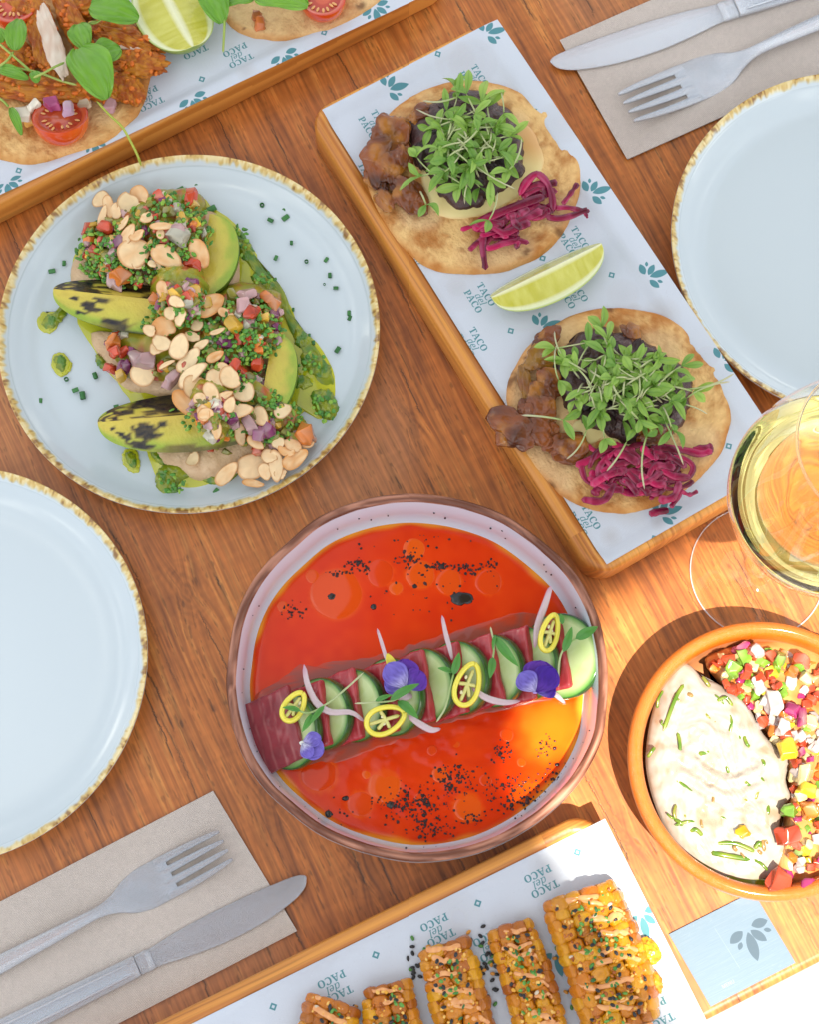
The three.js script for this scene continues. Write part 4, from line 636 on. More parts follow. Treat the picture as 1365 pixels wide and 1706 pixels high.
// ------------------------------------------------------------ charred avocado salad on the speckled plate
const HP = 0.0058;
{
  seed = 501;
  const beige = (x, z) => mix(S(220, 188, 150), S(200, 164, 124), vn(x * 400, z * 400, 101)), oilC = (x, z, k) => mix(S(168, 172, 18), S(196, 196, 60), sst(0.7, 1, k) * 0.8 + 0.2 * vn(x * 200, z * 200, 102));
  const pur = vm(0.4, { coat: 0.3, bump: 0.0004, tex: 'mid' }), oilM = vm(0.08, { coat: 1, cr: 0.03 });
  const oil = (pts, lab, o = {}) => solo('green_oil', blob(pts, { h: HP - 0.0003, t: 0.0013, n: 90, rings: 8, p: 6, jag: 0.002, col: oilC, ...o }), oilM, lab, 'oil', 'green oil puddles on the avocado plate');
  oil([[262, 330], [300, 315], [330, 322], [352, 345], [380, 362], [404, 388], [425, 420], [436, 452], [462, 470], [480, 505], [500, 545], [530, 575], [552, 610], [566, 650], [578, 690], [565, 712], [530, 700], [505, 685], [480, 720], [430, 780], [380, 800], [320, 830], [285, 822], [262, 800], [250, 770], [240, 740], [225, 690], [205, 650], [180, 620], [150, 575], [132, 545], [125, 500], [118, 465], [125, 420], [140, 395], [180, 400], [230, 350]], 'yellow green oil spreading under the avocado wedges');
  oil([[88, 520], [104, 518], [96, 540], [84, 555], [66, 552], [60, 535], [70, 520]], 'oil drop at the tip of the upper left avocado wedge'); oil([[87, 592], [105, 588], [119, 602], [116, 620], [102, 628], [90, 618]], 'oil drop alone on the left of the avocado plate'); oil([[203, 752], [222, 747], [233, 765], [231, 786], [220, 790], [206, 775]], 'oil drop below the lower left avocado wedge');
  const puree = (pts, lab) => solo('bean_puree', blob(pts, { h: HP, t: 0.006, n: 80, rings: 14, p: 4, noise: 0.001, nf: 90, jag: 0.002, col: beige }), pur, lab, 'puree', 'beige puree under the avocado');
  puree([[125, 430], [170, 410], [260, 350], [350, 350], [390, 400], [400, 470], [380, 520], [300, 540], [230, 560], [205, 560], [175, 545], [130, 515], [118, 470]], 'beige puree under the upper avocado wedges');
  puree([[150, 555], [200, 555], [300, 520], [400, 490], [450, 520], [470, 570], [470, 640], [430, 690], [350, 680], [260, 660], [215, 650], [180, 615]], 'beige puree under the middle of the salad');
  puree([[240, 700], [330, 690], [450, 660], [480, 690], [520, 720], [510, 750], [440, 770], [370, 800], [310, 795], [265, 765]], 'beige puree below the lower left avocado wedge');
  // wedges
  const skinC = (u, k) => { const n = vn(u * 14, k * 5, 111); return mix([0.05, 0.12, 0.012], [0.16, 0.27, 0.03], n * 0.8 + 0.3 * Math.pow(Math.abs(2 * k - 1), 4)); };
  const faceC = (char, spots, sd) => (u, k, f) => {
    let c = mix([0.66, 0.53, 0.075], [0.54, 0.55, 0.07], k); c = mix(c, [0.24, 0.42, 0.03], sst(0.5, 0.96, k + 0.25 * (vn(u * 20, k * 6, sd + 7) - 0.5))); c = mix(c, [0.58, 0.36, 0.07], 0.35 * vn(u * 12, k * 6, sd));
    const b = [0.018, 0.014, 0.016], n = vn(u * 26, k * 5 + f * 9, sd + 1); let a = char[f] * sst(0.36, 0.7, n);
    if (char[f] > 0.8) a = Math.max(a, 0.9 * sst(0.4, 0.7, vn(u * 9 + k * 2, k * 18 - u * 14, sd + 2))); else a = Math.max(a, sst(0.8, 0.9, k + 0.25 * (n - 0.5)) * char[2] * sst(0.25, 0.5, u) * (1 - sst(0.75, 0.9, u)));
    for (const [su, sk, ru, rk] of f === 0 ? spots : []) a = Math.max(a, 1 - sst(0.75, 1.1, Math.hypot((u - su) / ru, (k - sk) / rk) + 0.9 * (vn(u * 60, k * 16, sd + 3) - 0.5)));
    c = mix(c, [0.16, 0.085, 0.02], 0.75 * sst(0.05, 0.5, a)); return mix(c, b, sst(0.3, 0.95, a) * (0.75 + 0.35 * vn(u * 90, k * 30, sd + 8)));
  };
  const wedge = (x, y, h, ang, L, R, p0, p1, cf, lab, R2, roll = 0) => {
    const m = frame(x, y, h, ang, roll), t = thing('avocado_wedge', lab, 'avocado', V(0, 0, 0).applyMatrix4(m), 'charred avocado wedges'), [sk, f0, f1] = lune(m, L, R, p0, p1, skinC, cf, R2);
    part('skin', sk, vm(0.4, { coat: 0.3, bump: 0.0006, tex: 'mid' }), t); part('flesh', mergeGeometries([f0, f1]), vm(0.32, { coat: 0.45, bump: 0.0002 }), t);
  };
  wedge(246, 498, 0.021, 6, 308, 46, 97, 228, faceC([0.15, 0.95, 1], [[0.3, 0.5, 0.045, 0.18], [0.4, 0.78, 0.05, 0.12], [0.22, 0.3, 0.025, 0.1], [0.34, 0.2, 0.04, 0.1], [0.26, 0.75, 0.02, 0.08]], 120), 'long charred avocado wedge with pointed tip at the upper left', 60, -4);
  wedge(338, 424, 0.017, 99, 142, 42, -172, -80, faceC([0.1, 0.1, 0], [[0.6, 0.15, 0.06, 0.2]], 130), 'short avocado wedge with green rim at the upper right', 58);
  wedge(318, 690, 0.022, -5, 304, 48, 97, 228, faceC([0.15, 0.98, 0.6], [[0.33, 0.38, 0.055, 0.3], [0.25, 0.6, 0.03, 0.14], [0.3, 0.85, 0.055, 0.14], [0.18, 0.35, 0.02, 0.08], [0.21, 0.5, 0.018, 0.06], [0.4, 0.2, 0.03, 0.1]], 140), 'large charred avocado wedge with black burn marks at the lower left', 62, 3);
  wedge(442, 626, 0.017, 100, 150, 42, -172, -78, faceC([0.08, 0.1, 0], [], 150), 'short avocado wedge with green rim at the right', 52);
  // green herb sauce
  const herbM = vm(0.3, { coat: 0.7 }), herbC = (x, z) => mix(mix([0.14, 0.20, 0.006], [0.30, 0.34, 0.012], vn(x * 500, z * 500, 161)), [0.05, 0.19, 0.02], 0.8 * sst(0.55, 0.75, vn(x * 320, z * 320, 162)));
  const herb = (pts, lab, t = 0.0026, h = HP) => solo('herb_sauce', blob(pts, { h, t, n: 80, rings: 22, p: 2.6, even: true, noise: 0.0009, nf: 300, jag: 0.002, col: herbC }), herbM, lab, 'sauce', 'green herb sauce on the avocado plate');
  herb([[390, 385], [405, 388], [418, 410], [425, 432], [412, 440], [398, 425], [388, 405]], 'green herb sauce right of the upper right wedge'); herb([[378, 372], [392, 380], [420, 420], [442, 452], [470, 480], [490, 530], [512, 560], [540, 600], [556, 640], [540, 652], [512, 600], [486, 560], [462, 500], [436, 470], [412, 440], [392, 410]], 'long smear of green herb sauce down the right side of the salad', 0.0016);
  herb([[425, 452], [448, 462], [458, 482], [445, 492], [428, 478], [418, 462]], 'green herb sauce above the red dice at the right'); herb([[490, 545], [510, 555], [520, 575], [500, 582], [488, 565]], 'small green herb sauce clump right of the right wedge');
  herb([[500, 590], [520, 585], [540, 600], [552, 622], [545, 632], [525, 628], [505, 615]], 'green herb sauce patch at the right middle'); herb([[486, 628], [505, 625], [520, 640], [510, 650], [490, 645]], 'flat green herb sauce behind the right wedge');
  herb([[518, 655], [545, 648], [560, 665], [572, 690], [565, 708], [540, 700], [525, 685]], 'thick green herb sauce at the right end of the plate', 0.004); herb([[262, 782], [285, 770], [310, 775], [320, 790], [300, 805], [295, 825], [272, 828], [260, 815]], 'green herb sauce at the bottom of the plate', 0.0035); herb([[250, 745], [270, 755], [285, 768], [270, 775], [255, 765]], 'green herb sauce under the lower left wedge');
  herb([[88, 522], [102, 512], [112, 520], [98, 540], [82, 550], [70, 545], [72, 530]], 'green herb sauce at the tip of the upper left wedge'); herb([[90, 596], [104, 592], [112, 604], [106, 620], [95, 615]], 'green herb sauce drop alone at the left'); herb([[208, 755], [220, 753], [228, 768], [224, 782], [212, 774]], 'green herb sauce drop below the lower left wedge');
  herb([[350, 785], [390, 770], [400, 785], [375, 805], [352, 808], [330, 795]], 'green herb sauce near the bottom almonds'); herb([[160, 590], [175, 600], [178, 615], [162, 612]], 'green herb sauce at the left edge of the puree');
  // salsa heaped over the wedges
  const top = (x, y) => { let b = 0.0; for (const [cx, cy, r, h] of [[280, 390, 95, 0.017], [240, 440, 80, 0.012], [190, 400, 70, 0.013], [300, 498, 62, 0.03], [352, 682, 62, 0.031], [400, 545, 85, 0.016], [300, 570, 100, 0.014], [350, 640, 95, 0.018], [430, 700, 70, 0.012], [210, 590, 50, 0.008], [470, 740, 60, 0.007]]) b = Math.max(b, h * (1 - Math.pow(Math.min(1, Math.hypot(x - cx, y - cy) / r), 2.4))); return HP + 0.0045 + b; };
  const pile = (pts, h, lab) => solo('chopped_salsa', blob(pts, { h: HP, t: h, n: 90, rings: 30, p: 2.3, even: true, noise: 0.003, nf: 150, jag: 0.003, col: (x, z) => mix(mix(S(176, 146, 40), S(120, 140, 30), vn(x * 300, z * 300, 171)), S(176, 96, 50), sst(0.6, 0.8, vn(x * 220, z * 220, 172))) }), vm(0.28, { coat: 0.5 }), lab, 'salsa', 'chopped salsa mounds on the avocado');
  pile([[165, 370], [210, 345], [270, 320], [335, 325], [345, 370], [335, 430], [320, 480], [265, 475], [225, 450], [180, 470], [140, 440], [135, 410]], 0.017, 'chopped salsa mound heaped over the upper wedges');
  pile([[262, 470], [300, 458], [345, 470], [352, 505], [330, 535], [280, 530], [255, 505]], 0.031, 'chopped salsa covering the right end of the upper left wedge');
  pile([[312, 668], [340, 645], [390, 655], [405, 690], [385, 712], [335, 716], [308, 700]], 0.032, 'chopped salsa covering the right end of the lower left wedge');
  pile([[185, 560], [235, 540], [290, 490], [350, 490], [400, 470], [465, 490], [470, 540], [440, 580], [430, 640], [470, 690], [515, 710], [500, 750], [430, 740], [390, 690], [330, 650], [250, 640], [200, 620]], 0.017, 'chopped salsa mound heaped over the middle and lower wedges');
  const KD = { tomato: [[0.55, 0.06, 0.02], 'red tomato'], orange: [[0.7, 0.2, 0.03], 'orange tomato'], pink: [[0.5, 0.3, 0.3], 'pale pink onion'], purple: [[0.2, 0.03, 0.12], 'dark purple onion'], yellow: [[0.62, 0.36, 0.03], 'yellow pepper'], white: [[0.62, 0.58, 0.45], 'white onion'], olive: [[0.24, 0.22, 0.03], 'sauce coated tomato'] };
  const dice = (k, x, y, s, dh = 0) => solo('salsa_dice', chunk(x, y, top(x, y) + dh, s * rr(0.85, 1.3), s * rr(0.6, 0.9), s * rr(0.7, 1.1), rr(0, 180), rr(-30, 30), rr(-30, 30), KD[k][0]), vm(0.22, { coat: 0.6 }), `${s > 19 ? 'larger ' : ''}${KD[k][1]} dice in the ${zone(x, y, 330, 560, 170, 210)} of the avocado salad`, 'salsa', `${KD[k][1]} dice over the avocado`);
  const bag = ['tomato', 'tomato', 'orange', 'pink', 'pink', 'olive', 'olive', 'olive', 'yellow', 'white', 'purple'];
  for (const [cx, cy, rx, ry, n] of [[285, 385, 62, 62, 46], [215, 445, 60, 32, 20], [405, 540, 66, 52, 46], [300, 590, 80, 45, 30], [205, 590, 34, 36, 15], [400, 640, 60, 40, 20], [445, 715, 60, 38, 26], [380, 730, 45, 25, 12], [190, 375, 30, 26, 8], [300, 498, 44, 34, 46], [350, 682, 44, 30, 36], [180, 410, 46, 44, 30], [165, 430, 30, 22, 12], [350, 690, 30, 30, 10]])
    for (let i = 0; i < n; i++) { const a = rr(0, 6.283), q = Math.sqrt(rnd()); dice(pick(bag), cx + Math.cos(a) * q * rx, cy + Math.sin(a) * q * ry, rr(10, 19)); }
  for (const [k, x, y, s] of [['tomato', 316, 327, 26], ['orange', 202, 459, 28], ['tomato', 190, 585, 22], ['orange', 187, 570, 24], ['orange', 448, 500, 30], ['pink', 413, 490, 24], ['tomato', 417, 521, 24], ['pink', 404, 511, 22], ['yellow', 386, 541, 24], ['orange', 508, 725, 34], ['tomato', 428, 605, 20], ['tomato', 392, 610, 22], ['purple', 209, 609, 20], ['pink', 240, 598, 34], ['pink', 190, 468, 26], ['white', 296, 390, 28], ['pink', 300, 385, 24], ['tomato', 318, 440, 22], ['purple', 196, 403, 18], ['purple', 432, 722, 22], ['purple', 445, 715, 22], ['pink', 417, 708, 26], ['white', 350, 725, 30], ['tomato', 428, 750, 18], ['tomato', 174, 378, 20], ['yellow', 200, 625, 22], ['pink', 285, 632, 26]]) dice(k, x, y, s, 0.0035);
  // chopped green herb over the heap: nobody could count it
  const bits = [], bcol = () => pick([[0.08, 0.27, 0.03], [0.13, 0.34, 0.03], [0.24, 0.42, 0.04], [0.05, 0.18, 0.02]]);
  for (const [cx, cy, rx, ry, n] of [[280, 390, 75, 70, 260], [178, 420, 52, 50, 190], [215, 450, 60, 30, 90], [400, 550, 75, 60, 230], [330, 520, 50, 40, 90], [390, 600, 60, 60, 160], [440, 700, 65, 45, 160], [270, 530, 40, 30, 80], [400, 400, 14, 26, 16], [540, 680, 22, 24, 22], [520, 605, 24, 20, 20], [440, 470, 20, 18, 18], [290, 800, 24, 22, 22], [460, 640, 14, 50, 50], [310, 700, 60, 20, 40], [200, 520, 60, 16, 24]])
    for (let i = 0; i < n; i++) { const a = rr(0, 6.283), q = Math.sqrt(rnd()), x = cx + Math.cos(a) * q * rx, y = cy + Math.sin(a) * q * ry; bits.push(lump(frame(x, y, top(x, y) + rr(0.0005, 0.004), rr(0, 180), rr(-30, 30), rr(-30, 30)), rr(2.5, 6), rr(0.8, 2), rr(1.8, 4), { det: 1, amp: 0.5, col: bcol() })); }
  solo('chopped_herbs', mergeGeometries(bits), vm(0.4, { coat: 0.4 }), 'finely chopped green herbs over the charred avocado', null, null, 'stuff');
  // toasted almond flakes
  const cream = S(246, 222, 178), tan = S(170, 104, 48), toast = S(216, 140, 58);
  const almond = (x, y, L, Wd, ang, k = 0, broken = 0) => {
    const m = frame(x, y, Math.max(top(x, y), HP + 0.003) + rr(0.003, 0.006), ang, rr(-24, 24), rr(-20, 20)), n = 30, rings = 5, pos = [], idx = [], cc = [], v = V(), s = rr(0, 40), bend = rr(-0.12, 0.2) * L, th = 1.7, Lx = L * 1.0, Wx = Wd * 1.06;
    for (const side of [1, -1]) {
      const b0 = pos.length / 3;
      const put = (r, i) => { const a = i / n * 6.2832, e = 1 - 0.2 * Math.cos(a) + (broken ? -0.28 * sst(0.5, 0.8, Math.cos(a - s)) : 0) + 0.06 * N3(Math.cos(a) * 2 + s, Math.sin(a) * 2, 1), px = Math.cos(a) * Lx / 2 * r * (broken ? e : 1 + 0.04 * N3(Math.cos(a) * 2, s, Math.sin(a) * 2)), pz = Math.sin(a) * Wx / 2 * r * e; v.set(px, side * th / 2 * Math.pow(1 - Math.pow(r, 12), 0.5) + bend * (px / L) * (px / L) * 4 - bend * 0.3, pz).applyMatrix4(m); pos.push(v.x, v.y, v.z); const q = sst(0.84, 0.99, r); let c = mix(cream, tan, q * 0.75); c = mix(c, toast, Math.min(1, k + 0.15) * (0.3 + 0.65 * vn(Math.cos(a) * r * 2 + s + 9, Math.sin(a) * r * 2 + 9, 181))); cc.push(...c.map((w) => w * (0.92 + 0.16 * vn(px * 0.3 + 50, pz * 0.3 + 50, 182)))); };
      put(0, 0); for (const r of [0.5, 0.82, 0.93, 0.98, 1]) for (let i = 0; i < n; i++) put(r, i);
      const tri = (a, b, c) => side > 0 ? idx.push(b0 + a, b0 + c, b0 + b) : idx.push(b0 + a, b0 + b, b0 + c);
      for (let i = 0; i < n; i++) tri(0, 1 + i, 1 + (i + 1) % n);
      for (let r = 0; r < rings - 1; r++) for (let i = 0; i < n; i++) { const a = 1 + r * n + i, b = 1 + r * n + (i + 1) % n; tri(a, a + n, b); tri(b, a + n, b + n); }
    }
    solo('almond_flake', build(pos, idx, null, cc), vm(0.5, { coat: 0.15 }), `${broken ? 'broken ' : ''}${k > 0.6 ? 'golden brown' : k > 0.22 ? 'lightly toasted' : 'pale'} ${L > 43 ? 'large' : L > 29 ? 'middling' : 'small'} almond flake in the ${zone(x, y, 340, 560, 170, 250)} of the avocado salad`, 'almond', 'toasted almond flakes on the avocado salad');
  };
  const AL = [[223, 421, 54, 46, -35, .35], [277, 428, 55, 32, 30, .5], [288, 449, 62, 30, 25, .1], [270, 377, 42, 13, 0, .5], [220, 341, 42, 38, 10, .1, 1], [233, 326, 36, 28, 40, .6], [168, 332, 30, 30, 20, .1], [180, 344, 42, 16, 80, .5], [170, 360, 40, 11, -70, .2], [195, 351, 22, 26, 0, .2, 1], [212, 391, 42, 19, -60, .5], [231, 391, 28, 20, -20, .5, 1], [267, 391, 22, 13, 80, .2], [232, 442, 22, 20, 20, .05, 1], [271, 484, 38, 18, 70, .7], [295, 503, 30, 15, 35, .05], [274, 548, 46, 38, 5, .9, 1], [286, 522, 22, 22, 0, .1, 1], [302, 529, 24, 28, 0, .0, 1], [332, 423, 50, 28, 65, .8], [347, 508, 58, 36, -35, 1], [376, 522, 30, 15, 25, .6], [362, 552, 28, 10, -15, .2], [329, 541, 22, 26, 10, .05, 1], [239, 621, 46, 38, -50, .0], [270, 572, 38, 24, 10, .0, 1], [298, 577, 44, 30, -70, .05], [277, 607, 32, 9, -20, .2], [314, 600, 52, 25, -45, .0], [319, 624, 60, 28, -35, .0], [326, 645, 44, 40, 0, .25], [357, 637, 58, 27, 85, .25], [386, 632, 40, 36, 60, .2, 1], [374, 620, 38, 22, 60, .3, 1], [406, 653, 38, 34, -60, .05], [311, 674, 60, 30, 40, .8], [382, 675, 30, 19, -70, .2], [397, 684, 50, 26, -10, .3], [433, 694, 42, 26, 55, .15], [471, 684, 31, 31, 0, .0], [358, 594, 32, 15, -28, 1], [370, 661, 38, 13, -25, .4], [334, 664, 22, 20, 0, .4, 1], [345, 690, 27, 20, -10, .5, 1], [400, 726, 41, 17, 85, .2], [425, 738, 33, 17, 35, .4], [360, 716, 34, 17, 85, .5], [377, 789, 50, 23, -45, .5], [421, 777, 56, 41, -15, .25], [441, 786, 30, 20, 70, .25], [459, 777, 54, 24, 85, .15], [491, 765, 52, 25, -38, 1], [489, 743, 33, 28, 0, .4, 1], [464, 738, 27, 20, -10, .0, 1], [503, 723, 25, 9, -30, .3], [425, 805, 38, 17, 10, .6, 1], [319, 767, 28, 22, 100, .1, 1], [480, 752, 30, 18, 20, .7, 1], [292, 503, 24, 17, 30, .1], [322, 563, 27, 20, 20, .1, 1], [335, 574, 28, 13, -30, .1], [450, 763, 30, 22, 40, .2, 1], [252, 552, 26, 18, 30, .2, 1], [262, 584, 26, 22, 60, .1, 1], [352, 655, 40, 22, 60, .3], [338, 690, 30, 22, 60, .5, 1], [253, 440, 18, 11, 40, .1], [205, 372, 34, 12, -60, .3], [245, 362, 24, 20, 0, .4, 1], [515, 738, 22, 16, -20, .4, 1], [470, 790, 24, 18, 10, .3, 1]];
  seed = 88; AL.forEach((a) => almond(...a));
  // chives scattered on the plate
  const chive = (x, y, s, ringy, ang) => {
    const m = frame(x, y, HP + 0.0012, ang, ringy ? 0 : 90, 0), prof = [[0.62, -0.5], [1, -0.5], [1, 0.5], [0.62, 0.5], [0.62, -0.5]].map(([r, z]) => new THREE.Vector2(r * s * 0.42, z * s * (ringy ? 0.5 : 1.15)));
    solo('chive_ring', paint(new THREE.LatheGeometry(prof, 12).scale(1, 1, ringy ? 1 : 0.75).applyMatrix4(m), pick([[0.03, 0.15, 0.035], [0.05, 0.2, 0.05]])), vm(0.4, { coat: 0.3 }), `${s > 8.5 ? 'larger' : 'tiny'} green chive ${ringy ? 'ring' : 'piece'} on the ${zone(x, y, 313, 557, 300, 285)} of the avocado plate`, 'chive', 'chive rings on the avocado plate');
  };
  for (const [x, y, s, r, a] of [[436, 342, 9, 1, 0], [475, 347, 9, 0, 30], [475, 363, 10, 0, 50], [489, 358, 6, 1, 0], [450, 367, 8, 0, -60], [515, 376, 6, 0, 80], [485, 405, 6, 0, 0], [459, 430, 7, 0, 20], [510, 436, 8, 1, 40], [543, 433, 7, 0, 30], [549, 459, 7, 0, 0], [540, 474, 5, 1, 0], [559, 480, 7, 0, 90], [588, 489, 6, 0, 0], [598, 478, 7, 0, -30], [488, 516, 5, 0, 0], [581, 522, 7, 0, 0], [600, 523, 8, 0, -60], [582, 530, 7, 0, 20], [562, 583, 9, 0, 30], [522, 571, 6, 0, 0], [515, 559, 5, 0, 0], [242, 304, 13, 0, 30], [217, 310, 7, 0, 80], [326, 305, 9, 0, -10], [352, 348, 12, 0, 60], [57, 443, 6, 1, 0], [86, 452, 9, 0, 80], [106, 439, 7, 0, 0], [110, 632, 9, 1, 20], [125, 650, 9, 0, 70], [137, 659, 11, 0, -10], [158, 626, 9, 0, -20], [193, 677, 7, 0, 80], [67, 668, 7, 0, 0], [82, 715, 10, 1, 10], [359, 819, 10, 0, 40], [218, 376, 12, 0, 40], [192, 333, 8, 0, 70], [160, 371, 8, 0, 60], [300, 316, 10, 0, 60]]) chive(x, y, s, r, a);
}

// ------------------------------------------------------------ tacos
const HT = TRF + 0.0006;
function tortilla(pts, label, sd, o = {}) {
  const blister = []; const s0 = seed; seed = sd; for (let i = 0; i < 46; i++) blister.push([rr(-0.075, 0.075), rr(-0.075, 0.075), rr(0.001, 0.005) * (rnd() < 0.2 ? 1.5 : 1), rnd()]); seed = s0;
  const c = pts.reduce((a, [x, y]) => a.add(P(x, y, HT)), V(0, 0, 0)).multiplyScalar(1 / pts.length);
  return solo('tortilla', blob(pts, { h: HT, t: 0.0030, n: 200, rings: 60, p: 26, even: true, noise: 0.0012, nf: 70, jag: 0.001, center: o.center, lift: (x, z, k) => 0.0007 * Math.max(0, N3(x * 130, sd, z * 130)) * (1 - Math.pow(k, 10)) + (o.wave ?? 0.001) * Math.max(0, N3(x * 25, sd + 3, z * 25)) * sst(0.6, 0.95, k) * (1 - sst(0.97, 1, k)),
    col: (x, z, k) => {
      const n = vn(x * 90, z * 90, sd) * 0.5 + vn(x * 330, z * 330, sd + 1) * 0.3 + vn(x * 900, z * 900, sd + 2) * 0.2; let q = mix(S(182, 118, 58), S(234, 192, 128), sst(0.25, 0.75, n));
      q = mix(q, S(226, 192, 144), 0.6 * sst(0.5, 0.75, vn(x * 38 + 5, z * 38, sd + 4))); q = mix(q, S(192, 122, 50), 0.6 * sst(0.9, 1, k));
      for (const [bx, bz, r, w] of blister) { const d = Math.hypot(x - c.x - bx, z - c.z - bz) + 0.0015 * (n - 0.5); q = mix(q, w < 0.35 ? S(92, 52, 26) : S(150, 90, 42), (w < 0.35 ? 0.75 : 0.45) * (1 - sst(r * 0.3, r, d)) * sst(0.3, 0.7, vn(x * 500, z * 500, sd + 6) + 0.25)); }
      return q;
    } }), vm(0.7, { bump: 0.0006, tex: 'mid' }), label, 'tortilla', 'corn tortillas on the trays');
}
const TPA = [[610, 276], [621, 225], [661, 177.5], [720, 146], [782, 133.6], [852, 148], [914, 177.5], [954, 225], [972.5, 284], [958, 350], [921, 412], [866, 445], [793, 458], [720, 449], [665, 412], [632, 368], [612, 320]];
const TPB = [[845, 649], [862, 604], [903, 555.6], [959, 524], [1023, 512.6], [1097.6, 524], [1153.6, 552], [1195, 593], [1217, 641.5], [1219, 705], [1198, 761], [1161, 802], [1097.6, 843], [1034, 856], [974, 845], [922, 817], [877, 768.5], [851, 709]];
tortilla(TPA, 'round corn tortilla under the upper beef taco', 201); tortilla(TPB, 'round corn tortilla under the lower beef taco', 221);
{
  const HB = HT + 0.003;
  const meat = (x, z, k) => { const n = vn(x * 300, z * 300, 241) * 0.6 + vn(x * 800, z * 800, 242) * 0.4; return mix(S(42, 26, 28), S(92, 58, 54), n); };
  const beef = (pts, lab, cx, cy, rx, ry, s) => { // pulled beef: a core and torn pieces, all one mass of meat
    const t = thing('pulled_beef', lab, 'meat', P(cx, cy, HB), 'dark beef on the tacos'); seed = s;
    part('meat_core', blob(pts, { h: HB, t: 0.009, n: 110, rings: 40, p: 3.2, even: true, noise: 0.0035, nf: 120, jag: 0.005, col: meat }), vm(0.3, { coat: 0.5, bump: 0.0008, tex: 'mid' }), t);
    for (let i = 0; i < 34; i++) { const a = rr(0, 6.28), q = Math.sqrt(rnd()) * 0.95; part('meat_shred', lump(frame(cx + Math.cos(a) * rx * q, cy + Math.sin(a) * ry * q, HB + 0.004 + 0.005 * (1 - q * q), rr(0, 180), rr(-25, 25), rr(-20, 20)), rr(13, 26), rr(6, 11), rr(8, 15), { det: 4, amp: 0.55, f: 1.6, col: (x, y, z) => meat(x, z, 0).map((v) => v * 1.05) }), vm(0.28, { coat: 0.55, bump: 0.0006, tex: 'mid' }), t); }
  };
  const cheeseC = (warm) => (x, z, k) => { const p = P(...warm, HB), d = Math.hypot(x - p.x, z - p.z); return mix(mix(S(238, 222, 158), S(226, 202, 140), vn(x * 150, z * 150, 251)), S(208, 146, 84), Math.max(0.75 * (1 - sst(0.008, 0.024, d)), 0.4 * sst(0.93, 1, k))); };
  const cheese = (pts, lab, warm) => solo('melted_cheese', blob(pts, { h: HB - 0.0004, t: 0.0022, n: 100, rings: 18, p: 7, noise: 0.0007, nf: 80, col: cheeseC(warm) }), vm(0.3, { coat: 0.35 }), lab, 'cheese', 'melted cheese on the tacos');
  cheese([[703, 280], [704, 310], [712, 345], [735, 362], [780, 366], [812, 358], [845, 342], [880, 318], [903, 290], [908, 262], [898, 235], [884, 212], [860, 200], [820, 250], [760, 300], [720, 270]], 'pale melted cheese showing below the beef of the upper taco', [886, 222]);
  cheese([[950, 712], [965, 735], [985, 742], [1000, 735], [1030, 740], [1060, 750], [1110, 735], [1125, 700], [1110, 590], [1085, 572], [1060, 600], [1000, 680]], 'pale melted cheese under the beef of the lower taco', [1080, 580]);
  beef([[683.5, 205], [714, 176], [741, 160], [782, 150], [815, 162], [846, 185], [868, 224], [875, 266], [868, 301], [837, 326], [798, 346], [763, 352], [735, 334], [722, 310], [702, 285], [683, 250]], 'dark pulled beef heaped on the upper taco', 780, 252, 84, 86, 61);
  beef([[929, 589], [974, 550], [1019, 548], [1064, 563], [1116, 597], [1150, 634], [1153, 675], [1131, 716], [1097, 738], [1060, 742], [989, 716], [940, 675], [926, 623]], 'dark pulled beef heaped on the lower taco', 1042, 645, 98, 86, 62);
  // glazed mushrooms
  const mushC = (x, y, z) => mix(mix(S(104, 46, 14), S(196, 100, 26), vn(x * 110, z * 110 + y * 80, 261)), S(236, 150, 40), sst(0.5, 0.8, vn(x * 150 + y * 150, z * 150, 262)) * 0.8);
  const mush = (x, y, L, Wd, ang, lab, tall = 10, roll = 0, col = mushC) => { const th = lump(frame(x, y, HB + 0.0045, ang, roll, rr(-10, 10)), L / 2, tall, Wd / 2, { det: 10, amp: 1.1, f: 0.72, col }); solo('glazed_mushroom', th, vm(0.16, { coat: 1, cr: 0.06, bump: 0.0006, tex: 'mid' }), lab, 'mushroom', 'glazed mushrooms on the tacos'); };
  seed = 21;
  mush(650, 218, 62, 50, -60, 'large folded brown mushroom at the top left of the upper taco', 14); mush(634, 246, 58, 44, -40, 'brown mushroom fold in the middle left of the upper taco'); mush(625, 290, 60, 34, 60, 'golden brown mushroom strip at the left edge of the upper taco', 9); mush(646, 282, 58, 40, 80, 'dark brown mushroom beside the golden strip of the upper taco', 12); mush(678, 325, 74, 42, 45, 'orange brown mushroom at the lower left of the upper taco', 10); mush(668, 262, 50, 34, 85, 'dark mushroom against the beef of the upper taco', 12); mush(641, 330, 46, 24, 50, 'small brown mushroom piece below the golden strip', 7); mush(700, 190, 44, 24, -30, 'reddish brown mushroom at the top of the upper taco', 7);
  const ymC = (x, y, z) => mix(S(206, 150, 18), S(170, 92, 20), vn(x * 260, z * 260, 263));
